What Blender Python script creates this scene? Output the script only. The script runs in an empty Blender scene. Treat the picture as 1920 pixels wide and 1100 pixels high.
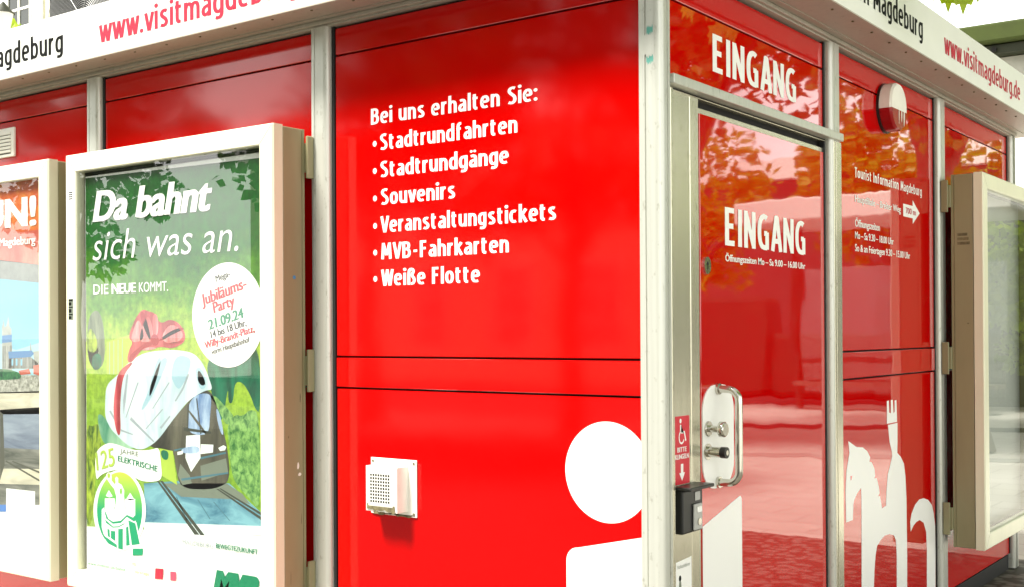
import bpy, bmesh, math, random
from mathutils import Vector, Matrix
random.seed(7)
S = bpy.context.scene
COL = S.collection
R = math.radians

# ---------------------------------------------------------------- camera, light, exposure
def setup():
    cd = bpy.data.cameras.new('camera'); cam = bpy.data.objects.new('camera', cd); COL.objects.link(cam)
    cd.sensor_width = 36.0; cd.lens = 2205.3275 / 1920 * 36
    cd.shift_x = -0.00217; cd.shift_y = 0.03192
    cd.clip_start = 0.05; cd.clip_end = 1500
    yaw, pitch, roll = 0.6327, 0.0051, -0.0057
    v = Vector((-math.sin(yaw)*math.cos(pitch), math.cos(yaw)*math.cos(pitch), math.sin(pitch)))
    r = Vector((math.cos(yaw), math.sin(yaw), 0)); u = r.cross(v)
    r2 = math.cos(roll)*r + math.sin(roll)*u; u2 = -math.sin(roll)*r + math.cos(roll)*u
    M = Matrix((r2, u2, -v)).transposed().to_4x4(); M.translation = (1.7854, -3.1859, 1.44)
    cam.matrix_world = M
    S.camera = cam
setup()
SUN_EL, SUN_AZ = R(61), R(200)          # azimuth clockwise from +Y (north): from behind-left of the viewer
w = bpy.data.worlds.new('World'); S.world = w; w.use_nodes = True
wn = w.node_tree; bg = wn.nodes['Background']
sky = wn.nodes.new('ShaderNodeTexSky'); sky.sky_type = 'NISHITA'; sky.sun_disc = False
sky.sun_elevation = SUN_EL; sky.sun_rotation = SUN_AZ; sky.air_density = 1.0; sky.dust_density = 5.0; sky.ozone_density = 0.6
tcw = wn.nodes.new('ShaderNodeTexCoord'); cn = wn.nodes.new('ShaderNodeTexNoise'); cn.inputs['Scale'].default_value = 2.2; cn.inputs['Detail'].default_value = 7; cn.inputs['Roughness'].default_value = .6
mpw = wn.nodes.new('ShaderNodeMapping'); mpw.inputs['Scale'].default_value = (1, 1, 2.2); wn.links.new(tcw.outputs['Generated'], mpw.inputs[0]); wn.links.new(mpw.outputs[0], cn.inputs['Vector'])
cr = wn.nodes.new('ShaderNodeValToRGB'); cr.color_ramp.elements[0].position = .25; cr.color_ramp.elements[0].color = (.45, .45, .45, 1); cr.color_ramp.elements[1].position = .55; cr.color_ramp.elements[1].color = (.95, .95, .95, 1)
wn.links.new(cn.outputs['Fac'], cr.inputs[0])
cm = wn.nodes.new('ShaderNodeMix'); cm.data_type = 'RGBA'; # bright broken cloud over the clear sky, whiter towards the hazy horizon
sx = wn.nodes.new('ShaderNodeSeparateXYZ'); wn.links.new(tcw.outputs['Generated'], sx.inputs[0])
hr = wn.nodes.new('ShaderNodeValToRGB'); hr.color_ramp.elements[0].position = .12; hr.color_ramp.elements[0].color = (20, 20, 19, 1); hr.color_ramp.elements[1].position = .60; hr.color_ramp.elements[1].color = (5.0, 5.0, 4.8, 1)
wn.links.new(sx.outputs[2], hr.inputs[0]); wn.links.new(hr.outputs[0], cm.inputs[7])
wn.links.new(cr.outputs[0], cm.inputs[0]); wn.links.new(sky.outputs[0], cm.inputs[6]); wn.links.new(cm.outputs[2], bg.inputs[0]); bg.inputs[1].default_value = 0.075
sd = bpy.data.lights.new('sun', 'SUN'); sd.energy = 4.4; sd.angle = R(16); sd.color = (1.0, 0.96, 0.88)
so = bpy.data.objects.new('sun', sd); COL.objects.link(so)
sdir = Vector((math.sin(SUN_AZ)*math.cos(SUN_EL), math.cos(SUN_AZ)*math.cos(SUN_EL), math.sin(SUN_EL)))
so.rotation_euler = sdir.to_track_quat('Z', 'Y').to_euler(); so.location = sdir*30
S.view_settings.view_transform = 'Standard'; S.view_settings.look = 'None'
S.view_settings.exposure = 1.3; S.view_settings.gamma = 1.0
S.cycles.max_bounces = 10; S.cycles.transparent_max_bounces = 12

# ---------------------------------------------------------------- materials
MATS = {}
def nodes(name):
    m = bpy.data.materials.new(name); m.use_nodes = True; MATS[name] = m
    nt = m.node_tree; return m, nt, nt.nodes['Principled BSDF']
def setp(b, **k):
    names = dict(color='Base Color', rough='Roughness', metal='Metallic', ior='IOR', coat='Coat Weight', coatr='Coat Roughness', spec='Specular IOR Level')
    for a, v in k.items():
        b.inputs[names[a]].default_value = (*v, 1) if a == 'color' else v
def noise(nt, scale, detail=4, rough=.55, coord='Object', sc=(1,1,1)):
    tc = nt.nodes.new('ShaderNodeTexCoord'); mp = nt.nodes.new('ShaderNodeMapping'); mp.inputs['Scale'].default_value = sc
    n = nt.nodes.new('ShaderNodeTexNoise'); n.inputs['Scale'].default_value = scale; n.inputs['Detail'].default_value = detail; n.inputs['Roughness'].default_value = rough
    nt.links.new(tc.outputs[coord], mp.inputs[0]); nt.links.new(mp.outputs[0], n.inputs['Vector']); return n
def ramp(nt, src, stops):
    r = nt.nodes.new('ShaderNodeValToRGB'); e = r.color_ramp.elements
    while len(e) < len(stops): e.new(.5)
    for i, (p, c) in enumerate(stops):
        e[i].position = p; e[i].color = (*c, 1)
    nt.links.new(src, r.inputs[0]); return r
def bump(nt, b, src, strength, dist=.01):
    bn = nt.nodes.new('ShaderNodeBump'); bn.inputs['Strength'].default_value = strength; bn.inputs['Distance'].default_value = dist
    nt.links.new(src, bn.inputs['Height']); nt.links.new(bn.outputs[0], b.inputs['Normal'])
def plain(name, color, rough=.5, var=0.0, scale=6, sc=(1,1,1), **k):
    m, nt, b = nodes(name); setp(b, color=color, rough=rough, **k)
    if var:
        n = noise(nt, scale, sc=sc)
        lo = tuple(max(0, c*(1-var)) for c in color); hi = tuple(min(1, c*(1+var)) for c in color)
        r = ramp(nt, n.outputs['Fac'], [(.3, lo), (.7, hi)]); nt.links.new(r.outputs[0], b.inputs['Base Color'])
    return m
def mat_red(name, c, ior, r0, r1, wav):
    m, nt, b = nodes(name); setp(b, rough=.07, ior=ior)
    n = noise(nt, 1.3, 3)
    r = ramp(nt, n.outputs['Fac'], [(.3, (c*.96, .0, .0001)), (.7, (c*1.04, .0001, .0003))]); nt.links.new(r.outputs[0], b.inputs['Base Color'])
    n2 = noise(nt, 2.0, 2); bump(nt, b, n2.outputs['Fac'], wav, .02)
    n3 = noise(nt, 9, 5); rr = nt.nodes.new('ShaderNodeMapRange'); rr.inputs[3].default_value = r0; rr.inputs[4].default_value = r1
    nt.links.new(n3.outputs['Fac'], rr.inputs[0]); nt.links.new(rr.outputs[0], b.inputs['Roughness'])
mat_red('red_panel', .54, 1.52, .05, .09, .05)
mat_red('red_gloss_panel', .56, 1.95, .012, .035, .07)
def mat_alu(name, c0, c1, metal, rough):
    m, nt, b = nodes(name); setp(b, metal=metal, rough=rough)
    n = noise(nt, 9, 6, .65, sc=(5, 5, .10)); r = ramp(nt, n.outputs['Fac'], [(.25, c0), (.75, c1)])
    n2 = noise(nt, 45, 3, .7, sc=(1, 1, .5)); r2 = ramp(nt, n2.outputs['Fac'], [(.28, (.55, .53, .47)), (.4, (1, 1, 1))])
    mx = nt.nodes.new('ShaderNodeMix'); mx.data_type = 'RGBA'; mx.blend_type = 'MULTIPLY'; mx.inputs[0].default_value = .6
    nt.links.new(r.outputs[0], mx.inputs[6]); nt.links.new(r2.outputs[0], mx.inputs[7]); nt.links.new(mx.outputs[2], b.inputs['Base Color'])
    bump(nt, b, n.outputs['Fac'], .05, .004)
mat_alu('aluminium', (.50, .51, .455), (.62, .63, .57), .30, .30)
mat_alu('door_metal', (.58, .55, .43), (.70, .67, .54), .75, .26)
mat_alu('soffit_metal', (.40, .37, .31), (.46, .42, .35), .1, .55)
plain('steel', (.62, .60, .54), .16, .06, 30, metal=1.0)
plain('black_gap', (.006, .006, .006), .8)
plain('rubber', (.012, .012, .012), .6)
plain('fascia_white', (.80, .81, .76), .38, .04, 3)
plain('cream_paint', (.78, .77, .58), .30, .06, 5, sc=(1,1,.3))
plain('cream_shaded', (.285, .265, .145), .35, .14, 4, sc=(1,1,.25))  # same cream as the frames, side shade put into the colour
plain('white_vinyl', (.90, .90, .87), .35)
plain('board_grey', (.50, .52, .50), .5)
plain('white_plastic', (.86, .85, .78), .4, .06, 12)
plain('ink_dark', (.008, .009, .008), .65, spec=.10)
plain('ink_red', (.085, .0008, .0015), .65, spec=.08)
plain('ink_printred', (.45, .015, .03), .55)
plain('ink_green', (.0, .20, .09), .45)
plain('ink_lime', (.45, .55, .08), .45)
plain('ink_grey', (.30, .33, .31), .45)
plain('sticker_red', (.60, .01, .03), .4)
plain('beacon_red', (.33, .003, .006), .15)
plain('dirt', (.16, .14, .07), .8, .5, 40)
plain('blue_dot', (.05, .25, .5), .4)
plain('plastic_black', (.012, .013, .013), .35)
plain('button_grey', (.42, .42, .40), .35)
plain('teal_stain', (.10, .34, .28), .6, .3, 20)
# poster inks (printed colours)
def mat_print():
    m, nt, b = nodes('poster_print'); setp(b, rough=.5); L = nt.links.new
    tc = nt.nodes.new('ShaderNodeTexCoord'); sep = nt.nodes.new('ShaderNodeSeparateXYZ'); L(tc.outputs['Object'], sep.inputs[0])
    mr = nt.nodes.new('ShaderNodeMapRange'); mr.inputs[1].default_value = .60; mr.inputs[2].default_value = 2.11
    L(sep.outputs['Z'], mr.inputs[0])
    n = noise(nt, 5, 7, .72); ma = nt.nodes.new('ShaderNodeMath'); ma.operation = 'MULTIPLY_ADD'; ma.inputs[1].default_value = .42; L(n.outputs['Fac'], ma.inputs[0])
    sb = nt.nodes.new('ShaderNodeMath'); sb.operation = 'SUBTRACT'; sb.inputs[1].default_value = .21; L(mr.outputs[0], sb.inputs[0]); L(sb.outputs[0], ma.inputs[2])
    r = ramp(nt, ma.outputs[0], [(0, (.36, .50, .12)), (.12, (.20, .38, .02)), (.34, (.26, .44, .025)), (.52, (.36, .52, .04)), (.66, (.09, .27, .01)), (.78, (.002, .12, .006)), (1, (.0, .075, .003))])
    n2 = noise(nt, 38, 5, .7); r2 = ramp(nt, n2.outputs['Fac'], [(.34, (.45, .52, .42)), (.62, (1.12, 1.1, 1.1))])
    n3 = noise(nt, 1, 4, .6, sc=(46, 1, 3)); r3 = ramp(nt, n3.outputs['Fac'], [(.36, (.74, .80, .70)), (.6, (1.08, 1.06, 1.1))])
    mx = nt.nodes.new('ShaderNodeMix'); mx.data_type = 'RGBA'; mx.blend_type = 'MULTIPLY'; mx.inputs[0].default_value = .75; L(r.outputs[0], mx.inputs[6]); L(r2.outputs[0], mx.inputs[7])
    mx2 = nt.nodes.new('ShaderNodeMix'); mx2.data_type = 'RGBA'; mx2.blend_type = 'MULTIPLY'; mx2.inputs[0].default_value = .6; L(mx.outputs[2], mx2.inputs[6]); L(r3.outputs[0], mx2.inputs[7]); L(mx2.outputs[2], b.inputs['Base Color'])
mat_print()
INK = dict(trunk=(.20,.24,.15), lime=(.50,.70,.08), shrub=(.30,.48,.04), shrubR=(.22,.55,.14), pine=(.004,.16,.08), ballast=(.12,.38,.48), grey=(.22,.26,.20),
  pave=(.70,.80,.80), rail=(.06,.07,.05), joint=(.08,.22,.28), greentram=(.30,.62,.40), tramdark=(.12,.11,.07), glassblue=(.36,.55,.80), paper=(.78,.84,.80),
  cloth=(.74,.84,.85), fold=(.42,.64,.74), foldg=(.40,.46,.50), ribbon=(.68,.05,.07), ribbonl=(.80,.22,.22), ribbond=(.42,.01,.03), banner=(.85,.88,.84), ovalw=(.85,.88,.84),
  white=(.85,.86,.84), red=(.62,.01,.05), pink=(.75,.08,.16), circ=(.88,.87,.84),
  lpink=(.74,.16,.10), lgrey=(.26,.28,.27), lsky=(.20,.56,.80), lsky2=(.40,.74,.84), lstone=(.40,.42,.38), lstone2=(.14,.15,.14), lblue=(.02,.20,.50), lblue2=(.12,.28,.70),
  lroof=(.62,.14,.09), lpeb=(.50,.50,.42), lsand=(.72,.68,.52), lriver=(.27,.32,.40), lquay=(.24,.25,.22), lrail=(.12,.12,.09), lbush=(.02,.16,.07))
INKVAR = dict(shrub=.45, shrubR=.35, pine=.4, ballast=.25, tramdark=.3, lpeb=.4, lriver=.25, lquay=.3, lstone=.3, lstone2=.5, lbush=.5, cloth=.06, lsand=.12, lpink=.2, lgrey=.2, trunk=.3)
STREAK = dict(cloth=((.48,.66,.72),(.80,.88,.88),(8,1,2.2)), ribbon=((.30,.01,.02),(.72,.10,.12),(14,1,3)), ribbonl=((.55,.08,.09),(.85,.36,.36),(20,1,4)), tramdark=((.03,.03,.02),(.17,.16,.11),(5,1,1.4)),
  glassblue=((.14,.26,.50),(.62,.78,.92),(9,1,2)), ballast=((.04,.18,.28),(.22,.48,.56),(4,1,12)), lriver=((.16,.20,.28),(.34,.40,.48),(2,1,14)), pine=((.0,.05,.025),(.01,.20,.10),(10,1,4)),
  shrub=((.03,.10,.005),(.42,.56,.04),(34,1,14)), shrubR=((.02,.15,.03),(.28,.52,.14),(44,1,36)), lquay=((.09,.10,.08),(.30,.30,.26),(3,1,22)), lpeb=((.16,.16,.13),(.62,.62,.54),(60,1,60)), lbush=((.0,.05,.03),(.05,.24,.08),(40,1,40)),
  lstone2=((.02,.03,.03),(.34,.36,.34),(70,1,6)), lsand=((.50,.47,.36),(.76,.72,.56),(3,1,18)), trunk=((.10,.14,.09),(.34,.38,.24),(20,1,3)), lpink=((.55,.08,.05),(.78,.26,.18),(5,1,5)), greentram=((.06,.28,.16),(.42,.66,.44),(6,1,3)))
for k, c in INK.items():
    if k in STREAK:
        a_, b_, sc_ = STREAK[k]; m, nt, b = nodes('ink_' + k); setp(b, rough=.5)
        n = noise(nt, 1.0, 5, .62, sc=sc_); n.inputs['Distortion'].default_value = .6
        r = ramp(nt, n.outputs['Fac'], [(.34, tuple(x*.82 for x in a_)), (.64, tuple(x*.9 for x in b_))]); nt.links.new(r.outputs[0], b.inputs['Base Color'])
    else: plain('ink_' + k, c if min(c) > .6 else tuple(x*.78 for x in c), .5, INKVAR.get(k, .04), 18)
def chaikin(pts, it=2):
    for _ in range(it):
        o = []
        for i in range(len(pts)):
            a, b = pts[i], pts[(i+1) % len(pts)]
            o += [(a[0]*.75+b[0]*.25, a[1]*.75+b[1]*.25), (a[0]*.25+b[0]*.75, a[1]*.25+b[1]*.75)]
        pts = o
    return pts
SMOOTH = {'trunk', 'shrub', 'shrubR', 'pine', 'cloth', 'fold', 'ribbon', 'ribbonl', 'banner', 'glassblue', 'greentram', 'tramdark', 'lbush', 'ribbond'}
def mat_oval():
    m, nt, b = nodes('ink_oval'); setp(b, rough=.5)
    tc = nt.nodes.new('ShaderNodeTexCoord'); sep = nt.nodes.new('ShaderNodeSeparateXYZ'); nt.links.new(tc.outputs['Object'], sep.inputs[0])
    mr = nt.nodes.new('ShaderNodeMapRange'); mr.inputs[1].default_value = .50; mr.inputs[2].default_value = .86; nt.links.new(sep.outputs['Z'], mr.inputs[0])
    r = ramp(nt, mr.outputs[0], [(0, (.0, .30, .13)), (.55, (.0, .33, .14)), (.72, (.12, .46, .08)), (1, (.52, .62, .06))]); nt.links.new(r.outputs[0], b.inputs['Base Color'])
mat_oval()
def mat_lo():
    m, nt, b = nodes('ink_lo'); setp(b, rough=.5); n = noise(nt, 9, 7, .7)
    r = ramp(nt, n.outputs['Fac'], [(.3, (.36, .02, .004)), (.5, (.58, .10, .012)), (.72, (.70, .24, .03))]); nt.links.new(r.outputs[0], b.inputs['Base Color'])
mat_lo()
def mat_glass(name, ior, gloss_rough=.0, tint=(1,1,1)):
    m = bpy.data.materials.new(name); m.use_nodes = True; MATS[name] = m; nt = m.node_tree; nt.nodes.clear()
    o = nt.nodes.new('ShaderNodeOutputMaterial'); mx = nt.nodes.new('ShaderNodeMixShader'); f = nt.nodes.new('ShaderNodeLayerWeight'); f.inputs[0].default_value = .5; f0 = ((ior-1)/(ior+1))**2; pw = nt.nodes.new('ShaderNodeMath'); pw.operation = 'POWER'; pw.inputs[1].default_value = 5; mrf = nt.nodes.new('ShaderNodeMapRange'); mrf.inputs[3].default_value = f0*1.25; mrf.inputs[4].default_value = 1; nt.links.new(f.outputs['Facing'], pw.inputs[0]); nt.links.new(pw.outputs[0], mrf.inputs[0])
    t = nt.nodes.new('ShaderNodeBsdfTransparent'); t.inputs[0].default_value = (*tint, 1); g = nt.nodes.new('ShaderNodeBsdfGlossy'); g.inputs['Roughness'].default_value = gloss_rough
    nt.links.new(mrf.outputs[0], mx.inputs[0]); nt.links.new(t.outputs[0], mx.inputs[1]); nt.links.new(g.outputs[0], mx.inputs[2]); nt.links.new(mx.outputs[0], o.inputs[0])
mat_glass('glass_pane', 1.85, .0, (.96, .98, .96))
plain('window_dark', (.02, .024, .02), .05, ior=1.6)
def mat_leaf(name, c0, c1, trans):
    m, nt, b = nodes(name); setp(b, rough=.45)
    oi = nt.nodes.new('ShaderNodeNewGeometry'); r = ramp(nt, oi.outputs['Random Per Island'], [(0, c0), (1, c1)])
    nt.links.new(r.outputs[0], b.inputs['Base Color'])
    tr = nt.nodes.new('ShaderNodeBsdfTranslucent'); mx = nt.nodes.new('ShaderNodeMixShader'); mx.inputs[0].default_value = trans
    r2 = ramp(nt, oi.outputs['Random Per Island'], [(0, tuple(x*1.4 for x in c0)), (1, tuple(x*1.5 for x in c1))]); nt.links.new(r2.outputs[0], tr.inputs[0])
    o = nt.nodes['Material Output']; nt.links.new(b.outputs[0], mx.inputs[1]); nt.links.new(tr.outputs[0], mx.inputs[2]); nt.links.new(mx.outputs[0], o.inputs[0])
mat_leaf('leaves_bright', (.13, .22, .008), (.32, .42, .012), .5)
mat_leaf('leaves_dark', (.02, .06, .008), (.06, .12, .015), .3)
mat_leaf('leaves_mid', (.05, .11, .008), (.13, .22, .015), .3)
plain('bark', (.10, .085, .06), .9, .4, 14, sc=(1,1,.2))
plain('plaster_cream', (.66, .64, .46), .8, .06, 2)
plain('plaster_white', (.80, .80, .76), .7, .04, 2)
plain('hedge_dark', (.005, .013, .003), .8, .5, 6)
plain('shop_dark', (.018, .016, .014), .5, .4, 2)
plain('asphalt', (.014, .014, .013), .9, .2, 5)
plain('concrete', (.36, .36, .32), .85, .2, 2.5)
plain('trim_white', (.80, .80, .74), .5)
plain('green_metal', (.030, .045, .0), .85, .15, 3)
plain('green_dark', (.012, .016, .002), .6, .3, 5)
plain('roof_felt', (.10, .10, .095), .9, .2, 6)
plain('unit_grey', (.50, .50, .46), .5)
plain('wire_grey', (.42, .42, .41), .4, metal=.5)
plain('lamp_glass', (.75, .75, .70), .2)
def mat_paving():
    m, nt, b = nodes('paving'); setp(b, rough=.75)
    tc = nt.nodes.new('ShaderNodeTexCoord'); br = nt.nodes.new('ShaderNodeTexBrick'); nt.links.new(tc.outputs['Object'], br.inputs['Vector'])
    br.inputs['Scale'].default_value = 1.0; br.inputs['Brick Width'].default_value = .6; br.inputs['Row Height'].default_value = .4; br.inputs['Mortar Size'].default_value = .012
    br.inputs['Color1'].default_value = (.62, .60, .54, 1); br.inputs['Color2'].default_value = (.70, .68, .61, 1); br.inputs['Mortar'].default_value = (.50, .48, .43, 1)
    n = noise(nt, .5, 6); r = ramp(nt, n.outputs['Fac'], [(.35, (.72, .72, .70)), (.65, (1, 1, 1))])
    mx = nt.nodes.new('ShaderNodeMix'); mx.data_type = 'RGBA'; mx.blend_type = 'MULTIPLY'; mx.inputs[0].default_value = 1
    nt.links.new(br.outputs['Color'], mx.inputs[6]); nt.links.new(r.outputs[0], mx.inputs[7]); nt.links.new(mx.outputs[2], b.inputs['Base Color'])
    bump(nt, b, br.outputs['Fac'], -.3, .01)
mat_paving()
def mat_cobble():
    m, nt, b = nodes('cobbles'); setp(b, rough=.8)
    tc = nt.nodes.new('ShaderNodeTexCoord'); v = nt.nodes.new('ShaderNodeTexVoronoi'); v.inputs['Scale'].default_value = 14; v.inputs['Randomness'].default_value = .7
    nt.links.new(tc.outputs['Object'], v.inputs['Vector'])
    r = ramp(nt, v.outputs['Distance'], [(.0, (.20, .185, .155)), (.42, (.14, .13, .105)), (.58, (.05, .045, .03))]); nt.links.new(r.outputs[0], b.inputs['Base Color'])  # stone tones lowered, tree shade put into the colour
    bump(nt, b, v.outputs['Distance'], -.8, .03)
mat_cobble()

# ---------------------------------------------------------------- mesh helpers
def P(fr, u, z, d):
    """fr 'A': front wall (faces -Y), 'B': door wall (faces +X); u along the wall, d outwards"""
    if fr == 'A': return (u, -d, z)
    if fr == 'B': return (d, u, z)
    return (u, d, z)                                   # 'W': u = x, d = y
class MB:
    def __init__(s): s.v = []; s.f = []; s.m = []; s.mats = []; s.sm = []
    def mi(s, mat):
        if mat not in s.mats: s.mats.append(mat)
        return s.mats.index(mat)
    def add(s, vs, fs, mat, smooth=False):
        o = len(s.v); i = s.mi(mat); s.v += [tuple(p) for p in vs]
        for f in fs: s.f.append(tuple(o + k for k in f)); s.m.append(i); s.sm.append(smooth)
        return s
    def box(s, fr, u0, u1, z0, z1, d0, d1, mat, bev=0.0, seg=1):
        bm = bmesh.new(); bmesh.ops.create_cube(bm, size=1)
        for v in bm.verts:
            v.co = ((u0+u1)/2 + v.co.x*(u1-u0), (d0+d1)/2 + v.co.y*(d1-d0), (z0+z1)/2 + v.co.z*(z1-z0))
        if bev: bmesh.ops.bevel(bm, geom=list(bm.edges), offset=bev, segments=seg, affect='EDGES', profile=.5)
        bm.verts.index_update()
        s.add([P(fr, v.co.x, v.co.z, v.co.y) for v in bm.verts], [[v.index for v in f.verts] for f in bm.faces], mat); bm.free(); return s
    def prism(s, fr, pts, d0, d1, mat):
        n = len(pts)
        vs = [P(fr, u, z, d1) for u, z in pts] + [P(fr, u, z, d0) for u, z in pts]
        s.add(vs, [tuple(range(n)), tuple(range(2*n-1, n-1, -1))] + [(i, (i+1) % n, n+(i+1) % n, n+i) for i in range(n)], mat); return s
    def sheet(s, fr, pts, d, mat): s.add([P(fr, u, z, d) for u, z in pts], [tuple(range(len(pts)))], mat); return s
    def extrude(s, prof, z0, z1, mat, smooth=False):   # plan profile (x, y) extruded upwards
        n = len(prof); vs = [(x, y, z0) for x, y in prof] + [(x, y, z1) for x, y in prof]
        s.add(vs, [tuple(range(n-1, -1, -1)), tuple(range(n, 2*n))], mat); s.add(vs, [(i, (i+1) % n, n+(i+1) % n, n+i) for i in range(n)], mat, smooth); return s
    def tube(s, pts, r, mat, seg=12, cap=True):
        pts = [Vector(p) for p in pts]; rs = r if isinstance(r, (list, tuple)) else [r]*len(pts); rings = []; prev = None
        for i, p in enumerate(pts):
            t = (pts[min(i+1, len(pts)-1)] - pts[max(i-1, 0)]).normalized()
            if prev is None: a = t.orthogonal().normalized()
            else: a = (prev - t*prev.dot(t)).normalized()
            prev = a; b = t.cross(a)
            rings.append([p + rs[i]*(math.cos(2*math.pi*k/seg)*a + math.sin(2*math.pi*k/seg)*b) for k in range(seg)])
        vs = [q for rg in rings for q in rg]; fs = []
        for i in range(len(rings)-1):
            for k in range(seg): fs.append((i*seg+k, i*seg+(k+1) % seg, (i+1)*seg+(k+1) % seg, (i+1)*seg+k))
        s.add(vs, fs, mat, True)
        if cap: s.add(rings[0], [tuple(range(seg-1, -1, -1))], mat); s.add(rings[-1], [tuple(range(seg))], mat)
        return s
    def build(s, name, parent=None, label=None, cat=None, group=None, kind=None):
        me = bpy.data.meshes.new(name); off = Vector((0, 0, 0)); p = parent
        while p is not None: off += p.location; p = p.parent
        me.from_pydata([tuple(Vector(v) - off) for v in s.v], [], s.f)
        for mn in s.mats: me.materials.append(MATS[mn])
        me.polygons.foreach_set('material_index', s.m); me.polygons.foreach_set('use_smooth', s.sm)
        bm = bmesh.new(); bm.from_mesh(me)
        if parent is not None and name in ('lettering', 'print', 'symbol'): pass
        else: bmesh.ops.recalc_face_normals(bm, faces=bm.faces)
        bm.to_mesh(me); bm.free(); me.update()
        o = bpy.data.objects.new(name, me); COL.objects.link(o); o.parent = parent
        props(o, label, cat, group, kind); return o
def props(o, label=None, cat=None, group=None, kind=None):
    if label: o['label'] = label
    if cat: o['category'] = cat
    if group: o['group'] = group
    if kind: o['kind'] = kind
def thing(name, loc, label, cat, group=None):
    o = bpy.data.objects.new(name, None); o.empty_display_size = .1; o.location = loc; COL.objects.link(o); props(o, label, cat, group); return o

_txt = {}
def glyphs(body, off=0.0, shear=0.0):
    k = (body, off, shear)
    if k not in _txt:
        c = bpy.data.curves.new('lettering', 'FONT'); c.body = body; c.size = 1; c.offset = off; c.shear = shear; c.resolution_u = 6
        o = bpy.data.objects.new('lettering', c); COL.objects.link(o)
        dg = bpy.context.evaluated_depsgraph_get(); me = o.evaluated_get(dg).to_mesh()
        vs = [(v.co.x, v.co.y) for v in me.vertices]; fs = [tuple(p.vertices) for p in me.polygons]
        o.evaluated_get(dg).to_mesh_clear(); COL.objects.unlink(o); bpy.data.objects.remove(o); bpy.data.curves.remove(c)
        _txt[k] = (vs, fs)
    return _txt[k]
CAP = max(v[1] for v in glyphs('E')[0])
def text(mb, fr, body, u0, u1, z0, cap, d, mat, bold=0.0, off=0.0, shear=0.0, rot=0.0):
    """lettering fitted from u0 to u1 on baseline z0; bold = extra stroke width in metres, laid as stacked sheets"""
    if hasattr(mb, 'next'): mb.next()
    vs, fs = glyphs(body, off, shear); a = min(v[0] for v in vs); b = max(v[0] for v in vs)
    sx = (u1-u0-2*bold)/(b-a); sz = cap/CAP; c, s_ = math.cos(rot), math.sin(rot)
    for k, dx in enumerate([0.0] if not bold else [0.0, -bold, bold, -bold*.5, bold*.5]):
        o = []
        for x, y in vs:
            lx = (x-a)*sx + bold + dx; lz = y*sz; o.append(P(fr, u0 + lx*c - lz*s_, z0 + lx*s_ + lz*c, d + k*.00012))
        f2 = fs if fr in 'AB' else fs
        mb.add(o, f2, mat)
    return mb
def circle(cu, cz, ru, rz, n=48, a0=0, a1=2*math.pi):
    return [(cu+ru*math.cos(a0+(a1-a0)*i/n), cz+rz*math.sin(a0+(a1-a0)*i/n)) for i in range(n)]
def rrect(u0, u1, z0, z1, r, n=6):
    pts = []
    for cx, cz, a in ((u1-r, z1-r, 0), (u0+r, z1-r, 90), (u0+r, z0+r, 180), (u1-r, z0+r, 270)):
        for i in range(n+1): t = R(a + 90*i/n); pts.append((cx+r*math.cos(t), cz+r*math.sin(t)))
    return pts

# ---- condensed humanist stroke lettering: centre lines in units of the cap height
GL = {}
def _g(ch, adv, *st): GL[ch] = (adv, st)
X = .74
_arch = [(0,.44),(.015,.55),(.06,.635),(.145,.668),(.225,.64),(.275,.565),(.29,.47),(.29,0)]
_bowl = [(.29,.57),(.23,.645),(.155,.672),(.075,.64),(.02,.555),(0,.45),(0,.29),(.02,.175),(.07,.095),(.145,.066),(.225,.095),(.29,.18)]
_s = [(.25,.635),(.18,.672),(.11,.668),(.045,.62),(.02,.54),(.05,.455),(.13,.385),(.21,.315),(.245,.235),(.24,.15),(.19,.086),(.12,.066),(.05,.078),(0,.105)]
_g('n', .29, [(0,0),(0,X)], _arch); _g('h', .29, [(0,0),(0,1.03)], _arch)
_g('m', .52, [(0,0),(0,X)], [(x*.9,y) for x,y in _arch], [(.26+x*.9,y) for x,y in _arch])
_g('u', .29, [(0,X),(0,.27),(.018,.16),(.07,.088),(.145,.068),(.225,.10),(.275,.175),(.29,.27)], [(.29,0),(.29,X)])
_g('r', .15, [(0,0),(0,X)], [(0,.42),(.02,.55),(.06,.63),(.12,.668),(.20,.668)])
_g('l', 0, [(0,0),(0,1.03)]); _g('i', 0, [(0,0),(0,X)], ('dot', 0, .945)); _g('I', 0, [(0,0),(0,1)])
_g('t', .185, [(.035,.90),(.035,.22),(.05,.125),(.095,.07),(.185,.066)], [(-.06,.668),(.20,.668)])
_g('f', .19, [(.05,0),(.05,.80),(.07,.90),(.13,.955),(.22,.96)], [(-.04,.668),(.19,.668)])
_g('e', .30, [(.01,.375),(.30,.375),(.30,.49),(.275,.595),(.225,.655),(.155,.673),(.08,.645),(.022,.56),(0,.45),(0,.28),(.02,.17),(.07,.09),(.15,.066),(.22,.070),(.285,.098)])
_a = ([(.025,.635),(.10,.672),(.17,.665),(.235,.62),(.265,.54),(.265,0)], [(.265,.42),(.15,.405),(.06,.365),(.012,.29),(0,.20),(.02,.12),(.065,.075),(.125,.066),(.2,.105),(.265,.19)])
_g('a', .265, *_a); _g('ä', .265, *_a, ('dot', .045, .93, .74), ('dot', .225, .93, .74))
_g('d', .29, _bowl, [(.29,0),(.29,1.03)]); _g('b', .29, [(.29-x,y) for x,y in _bowl], [(0,0),(0,1.03)])
_g('g', .29, _bowl, [(.29,X),(.29,.02),(.275,-.08),(.225,-.148),(.14,-.168),(.035,-.148)])
_o = [(.15+.15*math.copysign(abs(math.cos(t))**.85, math.cos(t)), .37+.303*math.copysign(abs(math.sin(t))**.85, math.sin(t))) for t in [2*math.pi*i/24+.01 for i in range(25)]]
_g('o', .30, _o)
_g('c', .25, [(.25,.635),(.2,.664),(.14,.672),(.07,.64),(.02,.555),(0,.45),(0,.29),(.02,.175),(.07,.095),(.14,.066),(.2,.072),(.25,.10)])
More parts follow.
